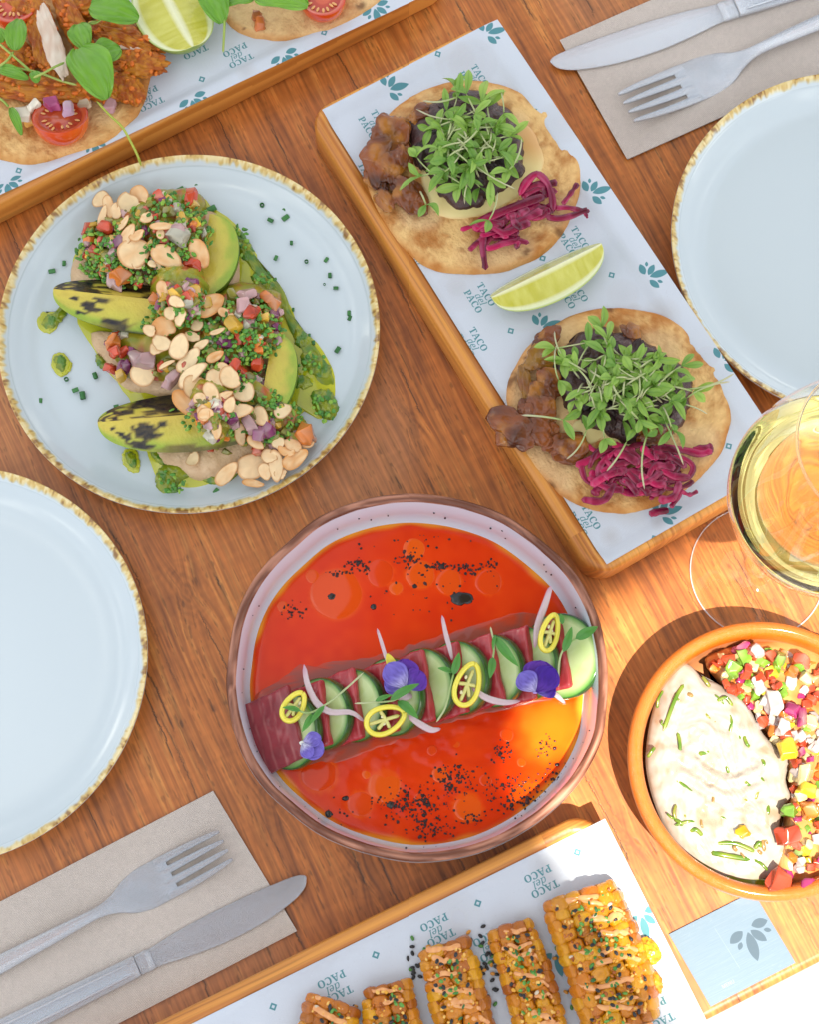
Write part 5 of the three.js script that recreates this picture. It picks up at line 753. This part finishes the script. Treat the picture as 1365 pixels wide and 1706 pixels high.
  mush(906, 592, 60, 42, -50, 'bright yellow mushroom at the top left of the lower taco', 9, 0, ymC); mush(909, 563, 46, 28, -30, 'orange mushroom above the bright yellow one', 8); mush(876, 640, 66, 20, 80, 'thin yellow mushroom strip at the left of the lower taco', 7, 0, ymC); mush(903, 672, 66, 44, 70, 'large brown mushroom at the left of the lower taco', 13); mush(915, 640, 54, 40, 60, 'brown mushroom against the beef of the lower taco', 12); mush(861, 712, 74, 62, 20, 'rust brown mushroom hanging over the tray edge', 13); mush(909, 722, 56, 46, 30, 'brown mushroom between the two lower mushrooms', 11); mush(938, 745, 72, 46, -10, 'brown mushroom at the lower left of the lower taco', 11); mush(882, 684, 46, 36, 40, 'small brown mushroom left of the large one', 10); mush(1053, 558, 40, 26, 60, 'reddish brown mushroom at the top of the lower taco', 8); mush(1096, 724, 66, 34, -25, 'copper brown mushroom under the sprouts of the lower taco', 10);
  // pickled red cabbage
  const cabC = (t, j, v) => mix([0.15, 0.001, 0.03], [0.46, 0.005, 0.085], 0.5 + 0.5 * Math.sin(j * 6.28 + t * 4));
  const shred = (pts, w, lab0, grp, z0, lab = lab0 === la ? lz(pts, 862, 365, la) : lz(pts, 1075, 785, lb)) => solo('cabbage_shred', tube(pts.map(([x, y, z]) => P(x, y, z ?? z0)), ((s) => (t) => w * 0.00016 * (0.7 + 0.6 * vn(t * 6 + s, s, 282)))(rr(0, 40)), { flat: rr(0.25, 0.5), n: 20, m: 8, round: 20, sq: 3.4, col: ((k, s) => (t, j, v) => mix(cabC(t, j, v).map((q) => q * k), [0.5, 0.06, 0.16], 0.5 * sst(0.6, 0.9, vn(t * 9 + s, j * 3 + s, 281))))(rr(0.5, 1.25), rr(0, 40)) }), vm(0.24, { coat: 0.6, cr: 0.1 }), lab, 'cabbage', grp);
  const lz = (p, cx, cy, l) => l.replace('shred on', `shred in the ${zone(p[1][0], p[1][1], cx, cy, 70, 45)} of the heap on`), la = 'magenta cabbage shred on the upper taco', ga = 'cabbage shreds on the upper taco', lb = 'magenta cabbage shred on the lower taco', gb = 'cabbage shreds on the lower taco';
  const hc = HB + 0.004;
  for (const [p, w, z] of [[[[790, 378], [812, 364], [842, 351], [888, 334], [910, 327]], 15, 6], [[[866, 326], [878, 304], [895, 290], [911, 302], [920, 324], [923, 352]], 13, 8], [[[872, 318], [890, 308], [915, 306], [930, 304]], 12, 5], [[[925, 347], [947, 346], [969, 351], [984, 352]], 10, 3], [[[910, 361], [930, 364], [955, 359], [972, 352], [981, 349]], 10, 3], [[[966, 352], [976, 356], [980, 364]], 6, 3], [[[938, 341], [952, 322], [964, 305]], 9, 3], [[[809, 385], [805, 405], [810, 450]], 12, 3], [[[810, 414], [820, 413], [841, 405], [863, 401], [883, 405]], 11, 3], [[[782, 418], [795, 405], [807, 395]], 10, 3], [[[820, 378], [841, 388], [865, 378], [885, 370]], 13, 7], [[[855, 356], [858, 370], [870, 382]], 12, 8], [[[800, 385], [830, 372], [850, 360]], 13, 5], [[[840, 398], [845, 385], [860, 372], [885, 360], [905, 350]], 13, 6], [[[865, 400], [862, 412], [864, 392]], 9, 3], [[[850, 350], [880, 340], [912, 352]], 13, 4], [[[870, 330], [885, 320], [905, 312], [912, 330]], 12, 4], [[[825, 362], [850, 348], [870, 336]], 13, 3], [[[912, 312], [922, 316], [928, 322]], 8, 4]]) shred(p, w, la, ga, hc + z * 0.0006);
  seed = 34;
  for (let i = 0; i < 22; i++) { const t = rnd(), x = 805 + 112 * t + rr(-14, 14), y = 392 - 60 * t + rr(-16, 16), a = rr(-60, 20) * D2R, L = rr(16, 32), b = rr(-10, 10); shred([[x - Math.cos(a) * L, y - Math.sin(a) * L * 0.8], [x + b * 0.5, y + b], [x + Math.cos(a) * L, y + Math.sin(a) * L * 0.8]], rr(9, 14), la, ga, hc + rr(-0.001, 0.0035)); }
  for (const [p, w, z] of [[[[1188, 750], [1170, 756], [1140, 750], [1105, 746], [1085, 752]], 13, 3], [[[1100, 764], [1138, 763], [1156, 778], [1146, 797], [1110, 800], [1080, 790]], 10, 4], [[[960, 777], [985, 765], [1010, 750], [1030, 745]], 12, 3], [[[968, 772], [978, 800], [1000, 804], [1015, 790]], 10, 3], [[[1128, 808], [1134, 822], [1124, 838], [1118, 846]], 8, 2], [[[1135, 818], [1150, 824], [1164, 818]], 8, 2], [[[1082, 857], [1100, 852], [1116, 850]], 11, -4], [[[1100, 812], [1128, 814], [1150, 806], [1156, 800]], 9, 3], [[[1155, 752], [1175, 748], [1190, 746]], 15, 2], [[[990, 826], [998, 812], [1010, 800]], 13, 2], [[[1020, 756], [1000, 780], [1005, 815]], 12, 6], [[[1030, 770], [1060, 800], [1085, 825]], 12, 6]]) shred(p, w, lb, gb, hc + z * 0.0006);
  for (let i = 0; i < 52; i++) { const x = 1055 + rr(-62, 66), y = 785 + rr(-34, 36), a = rr(-70, 50) * D2R, L = rr(18, 38), b = rr(-16, 16); shred([[x - Math.cos(a) * L, y - Math.sin(a) * L * 0.7], [x + b * 0.6, y + b], [x + Math.cos(a) * L, y + Math.sin(a) * L * 0.7]], rr(8, 14), lb, gb, hc + rr(-0.001, 0.005)); }
  // micro herbs
  const g1 = [0.13, 0.31, 0.035], g2 = [0.36, 0.56, 0.1];
  const sprig = (x, y, ang, len, h, lab, grp, nl) => {
    const bend = rr(-0.9, 0.9), pts = [], leaves = []; let a = ang * D2R, cx = x, cy = y;
    for (let i = 0; i <= 4; i++) { pts.push(P(cx, cy, h + 0.004 * Math.sin(i / 4 * Math.PI) + (i < 1 ? -0.002 : 0))); if (i < 4) { cx += Math.cos(a) * len / 4; cy += Math.sin(a) * len / 4; a += bend / 4; } }
    const t = thing('micro_herb', lab, 'herb', P(x, y, h), grp), tone = rr(-0.4, 0.35);
    part('stem', tube(pts, rr(1.3, 1.9) * 0.00031, { n: 12, m: 5, col: (u) => mix([0.55, 0.52, 0.34], [0.34, 0.46, 0.14], u) }), vm(0.4, { coat: 0.2 }), t);
    const ea = a / D2R;
    for (let i = 0; i < nl; i++) { const s = i % 2 ? 1 : -1, L = rr(19, 43) * (i > 1 ? 0.6 : 1), an = ea + s * rr(14, 55) + (i > 1 ? 0 : 0); part('leaf', leaf(frame(cx - (i > 1 ? Math.cos(a) * 10 : 0), cy - (i > 1 ? Math.sin(a) * 10 : 0), h + rr(0, 0.0025), an, rr(-40, 40), rr(-12, 22)), L, rr(10, 15), { arch: rr(0.05, 0.3), cup: rr(0.1, 0.35), droop: rr(0, 0.25), prof: (u) => Math.pow(Math.sin(Math.PI * Math.pow(clamp(u), 1.25)), 0.75) + 0.1 * (1 - u), col: (u, v) => mix(g1, g2, clamp(0.45 + tone + 0.35 * u - 0.35 * Math.exp(-v * v * 30))) }), vm(0.42, { coat: 0.25, tr: 0.25 }), t); }
  };
  seed = 1234;
  const heap = (cx, cy, rx, ry, n, lab0, grp) => { for (let i = 0; i < n; i++) { const a = rr(0, 6.283), q = Math.sqrt(rnd()), x = cx + Math.cos(a) * q * rx, y = cy + Math.sin(a) * q * ry, lab = lab0.replace('in the tangle', 'in the ' + zone(x, y, cx, cy, rx, ry) + ' of the tangle'); sprig(x, y, rnd() < 0.5 ? Math.atan2(cy - y, cx - x) / D2R + rr(-70, 70) : rr(0, 360), rr(22, 52), HB + 0.0115 + 0.008 * (1 - q) + rr(0, 0.003), lab, grp, rnd() < 0.45 ? 3 : 2); } };
  const ls = 'green herb sprig in the tangle on the upper taco', lg = 'herb sprigs on the upper taco', ms = 'green herb sprig in the tangle on the lower taco', mg = 'herb sprigs on the lower taco';
  heap(772, 240, 62, 62, 62, ls, lg); heap(1040, 640, 92, 56, 88, ms, mg);
  for (const [x, y, a, l] of [[694, 182, 25, 100], [705, 168, 8, 60], [740, 300, -150, 60], [700, 318, 60, 26], [860, 315, -155, 110], [775, 340, -90, 60], [830, 320, 95, 50], [870, 230, 95, 60], [835, 150, 75, 40]]) sprig(x, y, a, l, HB + 0.016, ls, lg, 2);
  for (const [x, y, a, l] of [[928, 575, 100, 60], [870, 692, 2, 70], [1075, 815, -100, 90], [1012, 785, -50, 60], [1140, 775, -110, 80], [1225, 622, 150, 90], [1218, 636, 172, 80], [985, 570, 170, 60], [945, 765, -40, 60], [1180, 690, -150, 60], [925, 552, 85, 50]]) sprig(x, y, a, l, HB + 0.014, ms, mg, 2);
}
// ------------------------------------------------------------ lime wedges
function lime(x, y, h, ang, L, R, p0, p1, roll, label, R2) {
  const m = frame(x, y, h, ang, roll), t = thing('lime_wedge', label, 'lime', V(0, 0, 0).applyMatrix4(m), 'lime wedges on the trays');
  const [sk, f0, f1] = lune(m, L, R, p0, p1, (u, k) => mix([0.17, 0.27, 0.015], [0.34, 0.4, 0.03], vn(u * 60, k * 30, 301) * 0.5 + 0.5 * sst(0.55, 1, Math.abs(2 * k - 1))), (u, k) => {
    const ray = vn(u * 50, k * 3, 302), seg = Math.abs(((u * 3 + 0.5) % 1) - 0.5); let c = mix([0.50, 0.47, 0.04], [0.66, 0.64, 0.15], ray * 0.8 + 0.4 * sst(0.3, 0, seg) * 0); c = mix([0.8, 0.8, 0.52], c, sst(0.04, 0.16, k)); c = mix(c, [0.76, 0.79, 0.5], sst(0.78, 0.86, k)); c = mix(c, [0.35, 0.45, 0.05], sst(0.93, 0.98, k)); return mix(c, [0.78, 0.79, 0.5], 0.6 * sst(0.88, 0.97, Math.abs(2 * u - 1)));
  }, R2);
  part('rind', sk, vm(0.35, { coat: 0.5, bump: 0.0003, tex: 'mid' }), t); part('pulp', mergeGeometries([f0, f1]), vm(0.2, { coat: 0.7, bump: 0.0003, tex: 'mid' }), t);
}
lime(912, 450, HT + 0.015, -26, 202, 46, 112, 208, 0, 'long lime wedge between the two beef tacos', 54);
lime(287, 14, HT + 0.016, 62, 150, 52, 96, 250, 0, 'lime wedge with white core between the two chicken tacos', 62);
// ------------------------------------------------------------ chicken tacos on the upper left tray
{
  tortilla([[0, 266], [-60, 245], [-110, 170], [-100, 60], [-40, -30], [60, -60], [150, -40], [215, 20], [246, 80], [250, 130], [236, 180], [215, 214], [190, 238], [130, 262], [72, 272], [40, 274]], 'brown corn tortilla with wavy edge under the left chicken taco', 321, { wave: 0.004 });
  tortilla([[372, 26], [385, 46], [410, 60], [450, 67], [492, 68], [540, 60], [592, 36], [640, 4], [660, -50], [560, -120], [430, -110], [375, -50]], 'brown corn tortilla under the right chicken taco', 341, { wave: 0.003 });
  const H1 = HT + 0.004; seed = 66;
  const fried = (x, y, z) => { const n = vn(x * 300 + y * 200, z * 300, 351) * 0.5 + vn(x * 900, z * 900 + y * 500, 352) * 0.5; return mix(S(204, 96, 16), S(246, 160, 44), sst(0.25, 0.8, n)); };
  const strip2 = (x, y, L, Wd, ang, lab, h = 0, tall = 14) => {
    const t = thing('fried_chicken_strip', lab, 'chicken', P(x, y, H1), 'fried chicken strips'), m = frame(x, y, H1 + 0.003 + h, ang, rr(-10, 10), rr(-5, 5));
    part('crust', lump(m, L / 2, tall, Wd / 2, { det: 16, amp: 0.45, f: 3.2, col: fried }), vm(0.42, { coat: 0.35, bump: 0.0004, tex: 'mid' }), t);
    for (let i = 0; i < L * 0.2; i++) { const u = rr(-0.95, 0.95), a = rr(-1.4, 1.4), v = V(u * L / 2, Math.cos(a) * tall * Math.sqrt(1 - u * u), Math.sin(a) * Wd / 2 * Math.sqrt(1 - u * u)).applyMatrix4(m), f = frame(x, y, 0).setPosition(v); const k = S(214, 112, 26); part('crumb', lump(f, rr(2, 5.5), rr(2, 3.5), rr(2, 5), { det: 1, amp: 0.8, f: 1.5, col: k.map((q) => q * rr(0.92, 1.12)) }), vm(0.45, { coat: 0.25 }), t); }
  };
  strip2(208, 62, 122, 40, 14, 'fried chicken strip below the large leaf near the lime', 0.004); strip2(232, 104, 86, 48, 8, 'fried chicken piece sticking out at the right of the left taco', 0.003); strip2(212, 148, 62, 42, 40, 'fried chicken piece at the right end near the printed paper', 0.001); strip2(72, 60, 150, 44, 76, 'upright fried chicken strip left of the white meat', 0.004); strip2(122, 42, 130, 36, 62, 'fried chicken strip right of the white meat', 0.004); strip2(64, 150, 170, 40, 6, 'long fried chicken strip above the tomato half', 0.003); strip2(18, 95, 90, 60, 20, 'fried chicken piece at the left edge of the frame'); strip2(165, 150, 70, 36, 20, 'fried chicken piece under the biggest cress leaf', 0.001); strip2(40, 20, 90, 44, 30, 'fried chicken piece at the top left corner', 0.002); strip2(150, 10, 80, 40, -20, 'fried chicken piece at the top behind the cress', 0);
  solo('chicken_meat', lump(frame(86, 70, H1 + 0.0165, 72), 66, 7, 15, { det: 12, amp: 0.35, f: 2, col: (x, y, z) => mix(S(255, 240, 222), S(236, 204, 180), vn(x * 500, z * 200, 353)) }), vm(0.5, { bump: 0.0002, tex: 'mid' }), 'white cut chicken meat between the fried strips', 'chicken');
  solo('chicken_meat', lump(frame(218, 80, H1 + 0.008, 12), 26, 4, 5, { det: 6, amp: 0.3, col: S(226, 200, 180) }), vm(0.4, { coat: 0.2 }), 'thin strip of white chicken meat near the lime wedge', 'chicken');
  // tomato halves
  const tomato = (x, y, r, ang, lab, roll) => {
    const m = frame(x, y, H1 + 0.008, ang, roll), t = thing('tomato_half', lab, 'tomato', P(x, y, H1), 'cherry tomato halves');
    const red = [0.62, 0.04, 0.008], sk = new THREE.SphereGeometry(r, 40, 20, 0, Math.PI * 2, Math.PI / 2 - 0.12, Math.PI / 2 + 0.12), fl = new THREE.LatheGeometry([[0.001, 2], [r * 0.3, 2], [r * 0.36, 1], [r * 0.74, 0.5], [r * 0.8, 3], [r * 0.93, 4.5], [r * 0.985, 4.2]].map(([a, b]) => new THREE.Vector2(a, b)), 48);
    part('skin', paint(sk, (x, y, z) => mix(red, [0.75, 0.14, 0.012], vn(x * 0.03 + 9, z * 0.03 + 9, 361))).applyMatrix4(m), vm(0.14, { coat: 1, cr: 0.05 }), t);
    part('flesh', paint(fl, (x, y, z) => { const q = Math.hypot(x, z) / r; return mix(mix([0.62, 0.1, 0.04], [0.42, 0.02, 0.008], sst(0.3, 0.42, q) * (1 - sst(0.72, 0.8, q))), [0.6, 0.05, 0.015], sst(0.85, 1, q)); }).applyMatrix4(m), vm(0.15, { coat: 0.9 }), t);
    for (let i = 0; i < 18; i++) { const a = i / 18 * 6.283 + rr(-0.1, 0.1); if (Math.abs(Math.sin(a * 1)) < 0.16) continue; const q = r * rr(0.5, 0.66); part('seed', lump(m.clone().multiply(new THREE.Matrix4().makeTranslation(Math.cos(a) * q, 2, Math.sin(a) * q)).multiply(new THREE.Matrix4().makeRotationY(-a)), 4.6, 1.5, 2.2, { det: 2, amp: 0.1, col: [0.75, 0.36, 0.12] }), vm(0.25, { coat: 0.6 }), t); }
  };
  tomato(100, 197, 45, 0, 'cut cherry tomato half on the left chicken taco', -24); tomato(537, -2, 37, 10, 'cut cherry tomato half on the right chicken taco', -8); tomato(22, 8, 40, 0, 'cut tomato half at the top left corner of the frame', -10);
  const dice2 = (x, y, s, col, lab, cat, h = 0.012) => solo(cat + '_bit', chunk(x, y, H1 + h, s, s * 0.5, s * 0.8, rr(0, 180), rr(-15, 15), 0, col), vm(0.25, { coat: 0.5 }), lab, cat);
  dice2(86, 172, 26, [0.36, 0.05, 0.16], 'purple onion piece on the tomato half', 'onion', 0.017); dice2(112, 180, 24, [0.5, 0.3, 0.42], 'lilac onion piece right of the purple one', 'onion', 0.018); dice2(183, 175, 24, [0.5, 0.26, 0.28], 'pink onion piece below the biggest cress leaf', 'onion', 0.004); dice2(140, 172, 20, [0.55, 0.4, 0.26], 'beige crumb beside the tomato half', 'crumb', 0.006); dice2(55, 176, 26, [0.8, 0.74, 0.62], 'white cheese crumb left of the tomato half', 'cheese', 0.006); dice2(38, 190, 28, [0.8, 0.72, 0.58], 'larger white cheese crumb at the left', 'cheese', 0.005); dice2(48, 196, 24, [0.75, 0.36, 0.04], 'orange sauce drop beside the cheese crumb', 'sauce', 0.003); dice2(432, 38, 22, [0.5, 0.13, 0.03], 'red brown crumb on the right chicken taco', 'crumb', 0.002); dice2(427, 26, 16, [0.45, 0.12, 0.03], 'small red brown crumb on the right chicken taco', 'crumb', 0.002);
  // watercress
  const cg1 = [0.08, 0.26, 0.015], cg2 = [0.2, 0.45, 0.03];
  const cress = (x, y, L, Wd, ang, h, lab, stem, o = {}) => {
    const t = thing('watercress_leaf', lab, 'watercress', P(x, y, H1 + h), 'watercress leaves');
    L *= 0.88; Wd *= 0.86; const m = frame(x - Math.cos(ang * D2R) * L / 2, y - Math.sin(ang * D2R) * L / 2, H1 + h, ang, o.roll ?? rr(-12, 12), o.pitch ?? 4);
    part('leaf_blade', leaf(m, L, Wd, { nu: 18, nv: 8, arch: 0.18, cup: o.cup ?? 0.12, ruffle: 0.05, droop: 0.1, prof: (u) => Math.pow(Math.sin(Math.PI * Math.pow(clamp(u * 0.96 + 0.02), 0.85)), 0.55), col: (u, v) => { const vein = Math.max(Math.exp(-v * v * 300), 0.6 * Math.exp(-Math.pow(((u * 5 - Math.abs(v) * 2.2) % 1 + 1) % 1 - 0.5, 2) * 120)); return mix(mix(cg1, cg2, 0.35 + 0.5 * vn(u * 6 + x, v * 4 + 9, 371) + (o.light ?? 0)), [0.2, 0.4, 0.08], vein * 0.7); } }), vm(0.38, { coat: 0.35, tr: 0.15 }), t);
    if (stem) part('stem', tube(stem.map(([a, b, z]) => P(a, b, z ?? H1 + h - 0.001)), 2.4 * 0.00031, { n: 20, m: 6, col: (u) => mix([0.22, 0.36, 0.05], [0.42, 0.5, 0.12], u) }), vm(0.35, { coat: 0.3 }), t);
  };
  cress(155, 124, 112, 80, 62, 0.024, 'biggest bright green cress leaf in the middle of the left chicken taco', [[107, 104], [90, 112], [72, 122], [55, 130]], { light: 0.2, cup: 0.22 }); cress(178, 90, 50, 54, -20, 0.019, 'round pale cress leaf behind the biggest one', [[155, 96], [168, 93]]); cress(136, 62, 52, 46, 75, 0.019, 'dark cress leaf above the biggest one', [[138, 50], [150, 38], [165, 36]]); cress(188, 20, 90, 62, 15, 0.02, 'broad green cress leaf beside the lime wedge', [[150, 40], [160, 38], [170, 30]]); cress(28, 56, 64, 40, -80, 0.02, 'oval cress leaf near the left edge of the frame', [[22, 86], [12, 100], [-4, 112]]); cress(59, 129, 24, 22, 80, 0.02, 'tiny round cress leaf above the long fried strip', [[50, 118], [20, 92], [-5, 70]]); cress(27, 203, 58, 18, 68, 0.008, 'narrow folded cress leaf left of the tomato half', [[14, 178], [4, 168], [-8, 160]]); cress(-2, 60, 30, 26, 60, 0.02, 'cress leaf cut by the left edge of the frame', null); cress(20, 122, 60, 24, 20, 0.016, 'dark narrow cress leaf under the thin stems', [[-5, 108], [20, 112], [60, 120], [105, 136], [128, 142]]); cress(358, 8, 80, 56, 70, 0.014, 'dark green cress leaf right of the lime wedge', [[374, 20], [373, 50], [371, 88, HT + 0.004]]); cress(392, 2, 60, 40, -10, 0.013, 'cress leaf at the top edge beside the right tortilla', null); cress(466, 0, 96, 66, 10, 0.014, 'large light green lettuce leaf on the right chicken taco', null, { light: 0.3, cup: 0.2 });
  solo('cress_stem', tube([P(160, 168, H1 + 0.014), P(180, 190, H1 + 0.01), P(203, 212, H1 + 0.008), P(217, 236, 0.031), P(228, 258, 0.029), P(235, 277, 0.0215)], 2.3 * 0.00031, { n: 26, m: 6, col: [0.4, 0.46, 0.06] }), vm(0.4, { coat: 0.3 }), 'thin bent cress stem hanging over the tray edge to the plate', 'stem');
}
// ------------------------------------------------------------ corn ribs
{
  const HC = HT, loose = [];
  const seedBit = (m, a, b, c, col) => lump(m, a, b, c, { det: 1, amp: 0.15, col });
  const black = () => pick([[0.012, 0.012, 0.014], [0.02, 0.018, 0.02]]);
  function rib(x0, y0, x1, y1, w, nrow, ncol, sd, label) {
    seed = sd; const ang = Math.atan2(y1 - y0, x1 - x0) / D2R, L = Math.hypot(x1 - x0, y1 - y0), m = frame((x0 + x1) / 2, (y0 + y1) / 2, HC, ang), t = thing('corn_rib', label, 'corn', P((x0 + x1) / 2, (y0 + y1) / 2, HC), 'glazed corn ribs');
    const hgt = Math.min(46, w * 0.42), curve = rr(-8, 8), at = (u, a) => V(u * L / 2, hgt * (0.28 + 0.72 * Math.cos(a * 0.95)) * (1 - 0.16 * u * u), Math.sin(a) * w / 2 * (1 - 0.14 * Math.pow(Math.abs(u), 3)) + curve * u * u);
    const st = []; for (let i = 0; i <= 12; i++) { const u = -0.98 + 1.96 * i / 12; st.push({ c: at(u, 0).setY(hgt * 0.45).applyMatrix4(m), x: V(0, 0, 1).transformDirection(m), y: V(0, 1, 0), a: w * 0.40 * 0.00031, b: hgt * 0.42 * 0.00031, n: 2.4 }); }
    part('cob', loft(st, 14, S(170, 104, 36)), vm(0.5), t);
    for (let i = 0; i < nrow; i++) for (let j = 0; j < ncol; j++) {
      const u = -0.97 + 1.94 * (i + 0.5) / nrow + rr(-0.02, 0.02), a = (-1 + 2 * (j + 0.5) / ncol) * 1.42 + rr(-0.06, 0.06) + (i % 2 ? 0.05 : -0.05), p = at(u, a), pitch = L / nrow;
      if (p.y < 2) p.y = 2;
      const k = rr(0.84, 1.12), burnt = vn(i * 0.6 + sd, j * 0.7, 401), c = mix(mix(S(255, 178, 14), S(240, 136, 8), rnd()), S(190, 92, 8), Math.min(0.85, sst(0.5, 0.9, burnt) * 0.8 + (i === 0 || i === nrow - 1 ? 0.2 : 0)));
      const f = m.clone().multiply(new THREE.Matrix4().makeTranslation(p.x, p.y, p.z)).multiply(new THREE.Matrix4().makeRotationX(a * 0.9));
      const g = new THREE.IcosahedronGeometry(1, 3), q = g.attributes.position, sx = pitch * 0.68 * k, sy = 11 * k, sz = w / ncol * 0.74 * k, s = rr(0, 60);
      for (let v = 0; v < q.count; v++) { let x = q.getX(v), y = q.getY(v), z = q.getZ(v); const n = Math.pow(Math.pow(Math.abs(x), 2.8) + Math.pow(Math.abs(y), 2.8) + Math.pow(Math.abs(z), 2.8), -1 / 2.8), d = n * (1 + 0.16 * N3(x * 1.6 + s, y * 1.6, z * 1.6)) - (y > 0 ? 0.14 * Math.exp(-(x * x + z * z) * 7) : 0); q.setXYZ(v, x * sx * d, y * sy * d, z * sz * d); }
      part('kernel', paint(mergeNormals(g).applyMatrix4(f), (x, y, z) => { const n = vn(x * 1500, z * 1500 + y * 900, 402); return mix(c, [c[0] * 1.2, c[1] * 1.35, c[2] * 1.4], n * 0.7); }), vm(0.22, { coat: 0.75, cr: 0.12, bump: 0.0003, tex: 'mid' }), t);
    }
    const surf = (u, a, up = 0) => { const p = at(u, a); p.y = p.y + 10 + up; return p.applyMatrix4(m); };
    // drizzle in stripes across the rib
    const peach = S(232, 168, 104); const nd = Math.max(2, Math.round(nrow * 0.8));
    for (let i = 0; i < nd; i++) { const u0 = -0.88 + 1.75 * i / (nd - 1) + rr(-0.05, 0.05), a0 = rr(-1.25, -0.5), a1 = a0 + rr(0.9, 2.2), pts = [], slant = rr(0.05, 0.3); if (rnd() < 0.1) continue; for (let k = 0; k <= 6; k++) pts.push(surf(clamp(u0 - slant * (k / 6 - 0.5) + rr(-0.035, 0.035), -1, 1), a0 + (a1 - a0) * k / 6, rr(-2.5, 1))); const ww = rr(2.8, 5.6) * 0.00031, s = rr(0, 9); part('sauce_drizzle', tube(pts, (q) => ww * (0.75 + 0.5 * vn(q * 7 + s, s, 403)), { flat: 0.6, n: 24, m: 8, col: (q) => mix(peach, S(200, 116, 70), 0.5 * vn(q * 14 + s, 3, 404)) }), vm(0.25, { coat: 0.5 }), t); }
    const ses = [], chv = [], crm = [], area = nrow * ncol;
    for (let i = 0; i < area * 0.45; i++) { const v = surf(rr(-0.85, 0.9), rr(-1, 1), 2), f = frame(x0, y0, HC, rr(0, 360), rr(-20, 20)).setPosition(v); ses.push(seedBit(f, 4.6, 2, 3, rnd() < 0.85 ? black() : [0.6, 0.5, 0.36])); }
    for (let i = 0; i < area * 0.75; i++) { const c = pick([[0.4, 0.3], [-0.3, 0.1], [0, 0], [-0.6, -0.1], [0.65, 0.2]]), v = surf(clamp(c[0] + rr(-0.22, 0.22), -1, 1), clamp(c[1] + rr(-0.55, 0.55), -1.2, 1.2), 2), f = frame(x0, y0, HC, rr(0, 360), rr(-50, 50), rr(-40, 40)).setPosition(v); chv.push(lump(f, rr(3, 5.5), 1.6, rr(2, 3.6), { det: 1, amp: 0.4, col: pick([[0.06, 0.22, 0.03], [0.12, 0.32, 0.05], [0.03, 0.13, 0.03]]) })); }
    for (let i = 0; i < area * 2.4; i++) { const v = surf(rr(-0.9, 0.9), rr(-1.1, 1.1), rr(-1, 2)), f = frame(x0, y0, HC, rr(0, 360)).setPosition(v); crm.push(lump(f, rr(1.6, 4.4), rr(1.5, 3), rr(1.6, 3.8), { det: 1, amp: 0.7, col: pick([S(222, 160, 50), S(190, 110, 36), S(236, 186, 96), S(160, 84, 24)]) })); }
    part('sesame_seeds', mergeGeometries(ses), vm(0.3, { coat: 0.4 }), t, { kind: 'stuff' }); part('chive_bits', mergeGeometries(chv), vm(0.4, { coat: 0.3 }), t, { kind: 'stuff' }); part('crumbs', mergeGeometries(crm), vm(0.4, { coat: 0.3 }), t, { kind: 'stuff' });
  }
  rib(560, 1668, 530, 1760, 84, 6, 4, 411, 'corn rib at the left end of the row, cut by the bottom edge'); rib(640, 1640, 668, 1770, 80, 8, 4, 412, 'small corn rib second from the left of the row'); rib(738, 1572, 790, 1760, 86, 11, 4, 413, 'corn rib in the middle of the row'); rib(852, 1540, 920, 1770, 76, 13, 4, 414, 'narrow corn rib second from the right of the row'); rib(966, 1482, 1044, 1712, 128, 13, 6, 415, 'widest corn rib at the right end of the row');
  solo('corn_kernels', lump(frame(1082, 1585, HC + 0.005, 60), 22, 10, 18, { det: 10, amp: 0.45, f: 2.2, col: (x, y, z) => mix(S(240, 176, 30), S(206, 120, 16), vn(x * 700, z * 700, 421)) }), vm(0.22, { coat: 0.7 }), 'bright yellow piece of corn beside the widest rib', 'corn', 'loose corn pieces');
  solo('corn_kernels', lump(frame(1082, 1636, HC + 0.005, 30), 24, 10, 20, { det: 10, amp: 0.45, f: 2.2, col: (x, y, z) => mix(S(236, 166, 26), S(200, 112, 16), vn(x * 700, z * 700, 422)) }), vm(0.22, { coat: 0.7 }), 'golden piece of corn at the right of the widest rib', 'corn', 'loose corn pieces');
  seed = 77;
  for (const [cx, cy, rx, ry, n] of [[690, 1612, 14, 26, 10], [822, 1595, 10, 30, 16], [700, 1580, 30, 20, 5], [935, 1560, 14, 40, 16], [815, 1640, 16, 40, 16], [960, 1640, 18, 40, 16], [600, 1690, 30, 14, 12], [790, 1560, 16, 20, 6]])
    for (let i = 0; i < n; i++) loose.push(seedBit(frame(cx + rr(-rx, rx), cy + rr(-ry, ry), HC + 0.0008, rr(0, 360)), 4.8, 2, 3.1, rnd() < 0.6 ? black() : rnd() < 0.5 ? [0.06, 0.2, 0.03] : S(206, 140, 50)));
  solo('loose_seeds', mergeGeometries(loose), vm(0.4, { coat: 0.3 }), 'black sesame seeds and chives fallen between the corn ribs', null, null, 'stuff');
}
const renderer = new THREE.WebGLRenderer({ antialias: true });
renderer.setSize(820, 1024); renderer.toneMapping = THREE.LinearToneMapping; renderer.toneMappingExposure = EXPOSURE; renderer.shadowMap.enabled = true;
renderer.render(scene, camera);
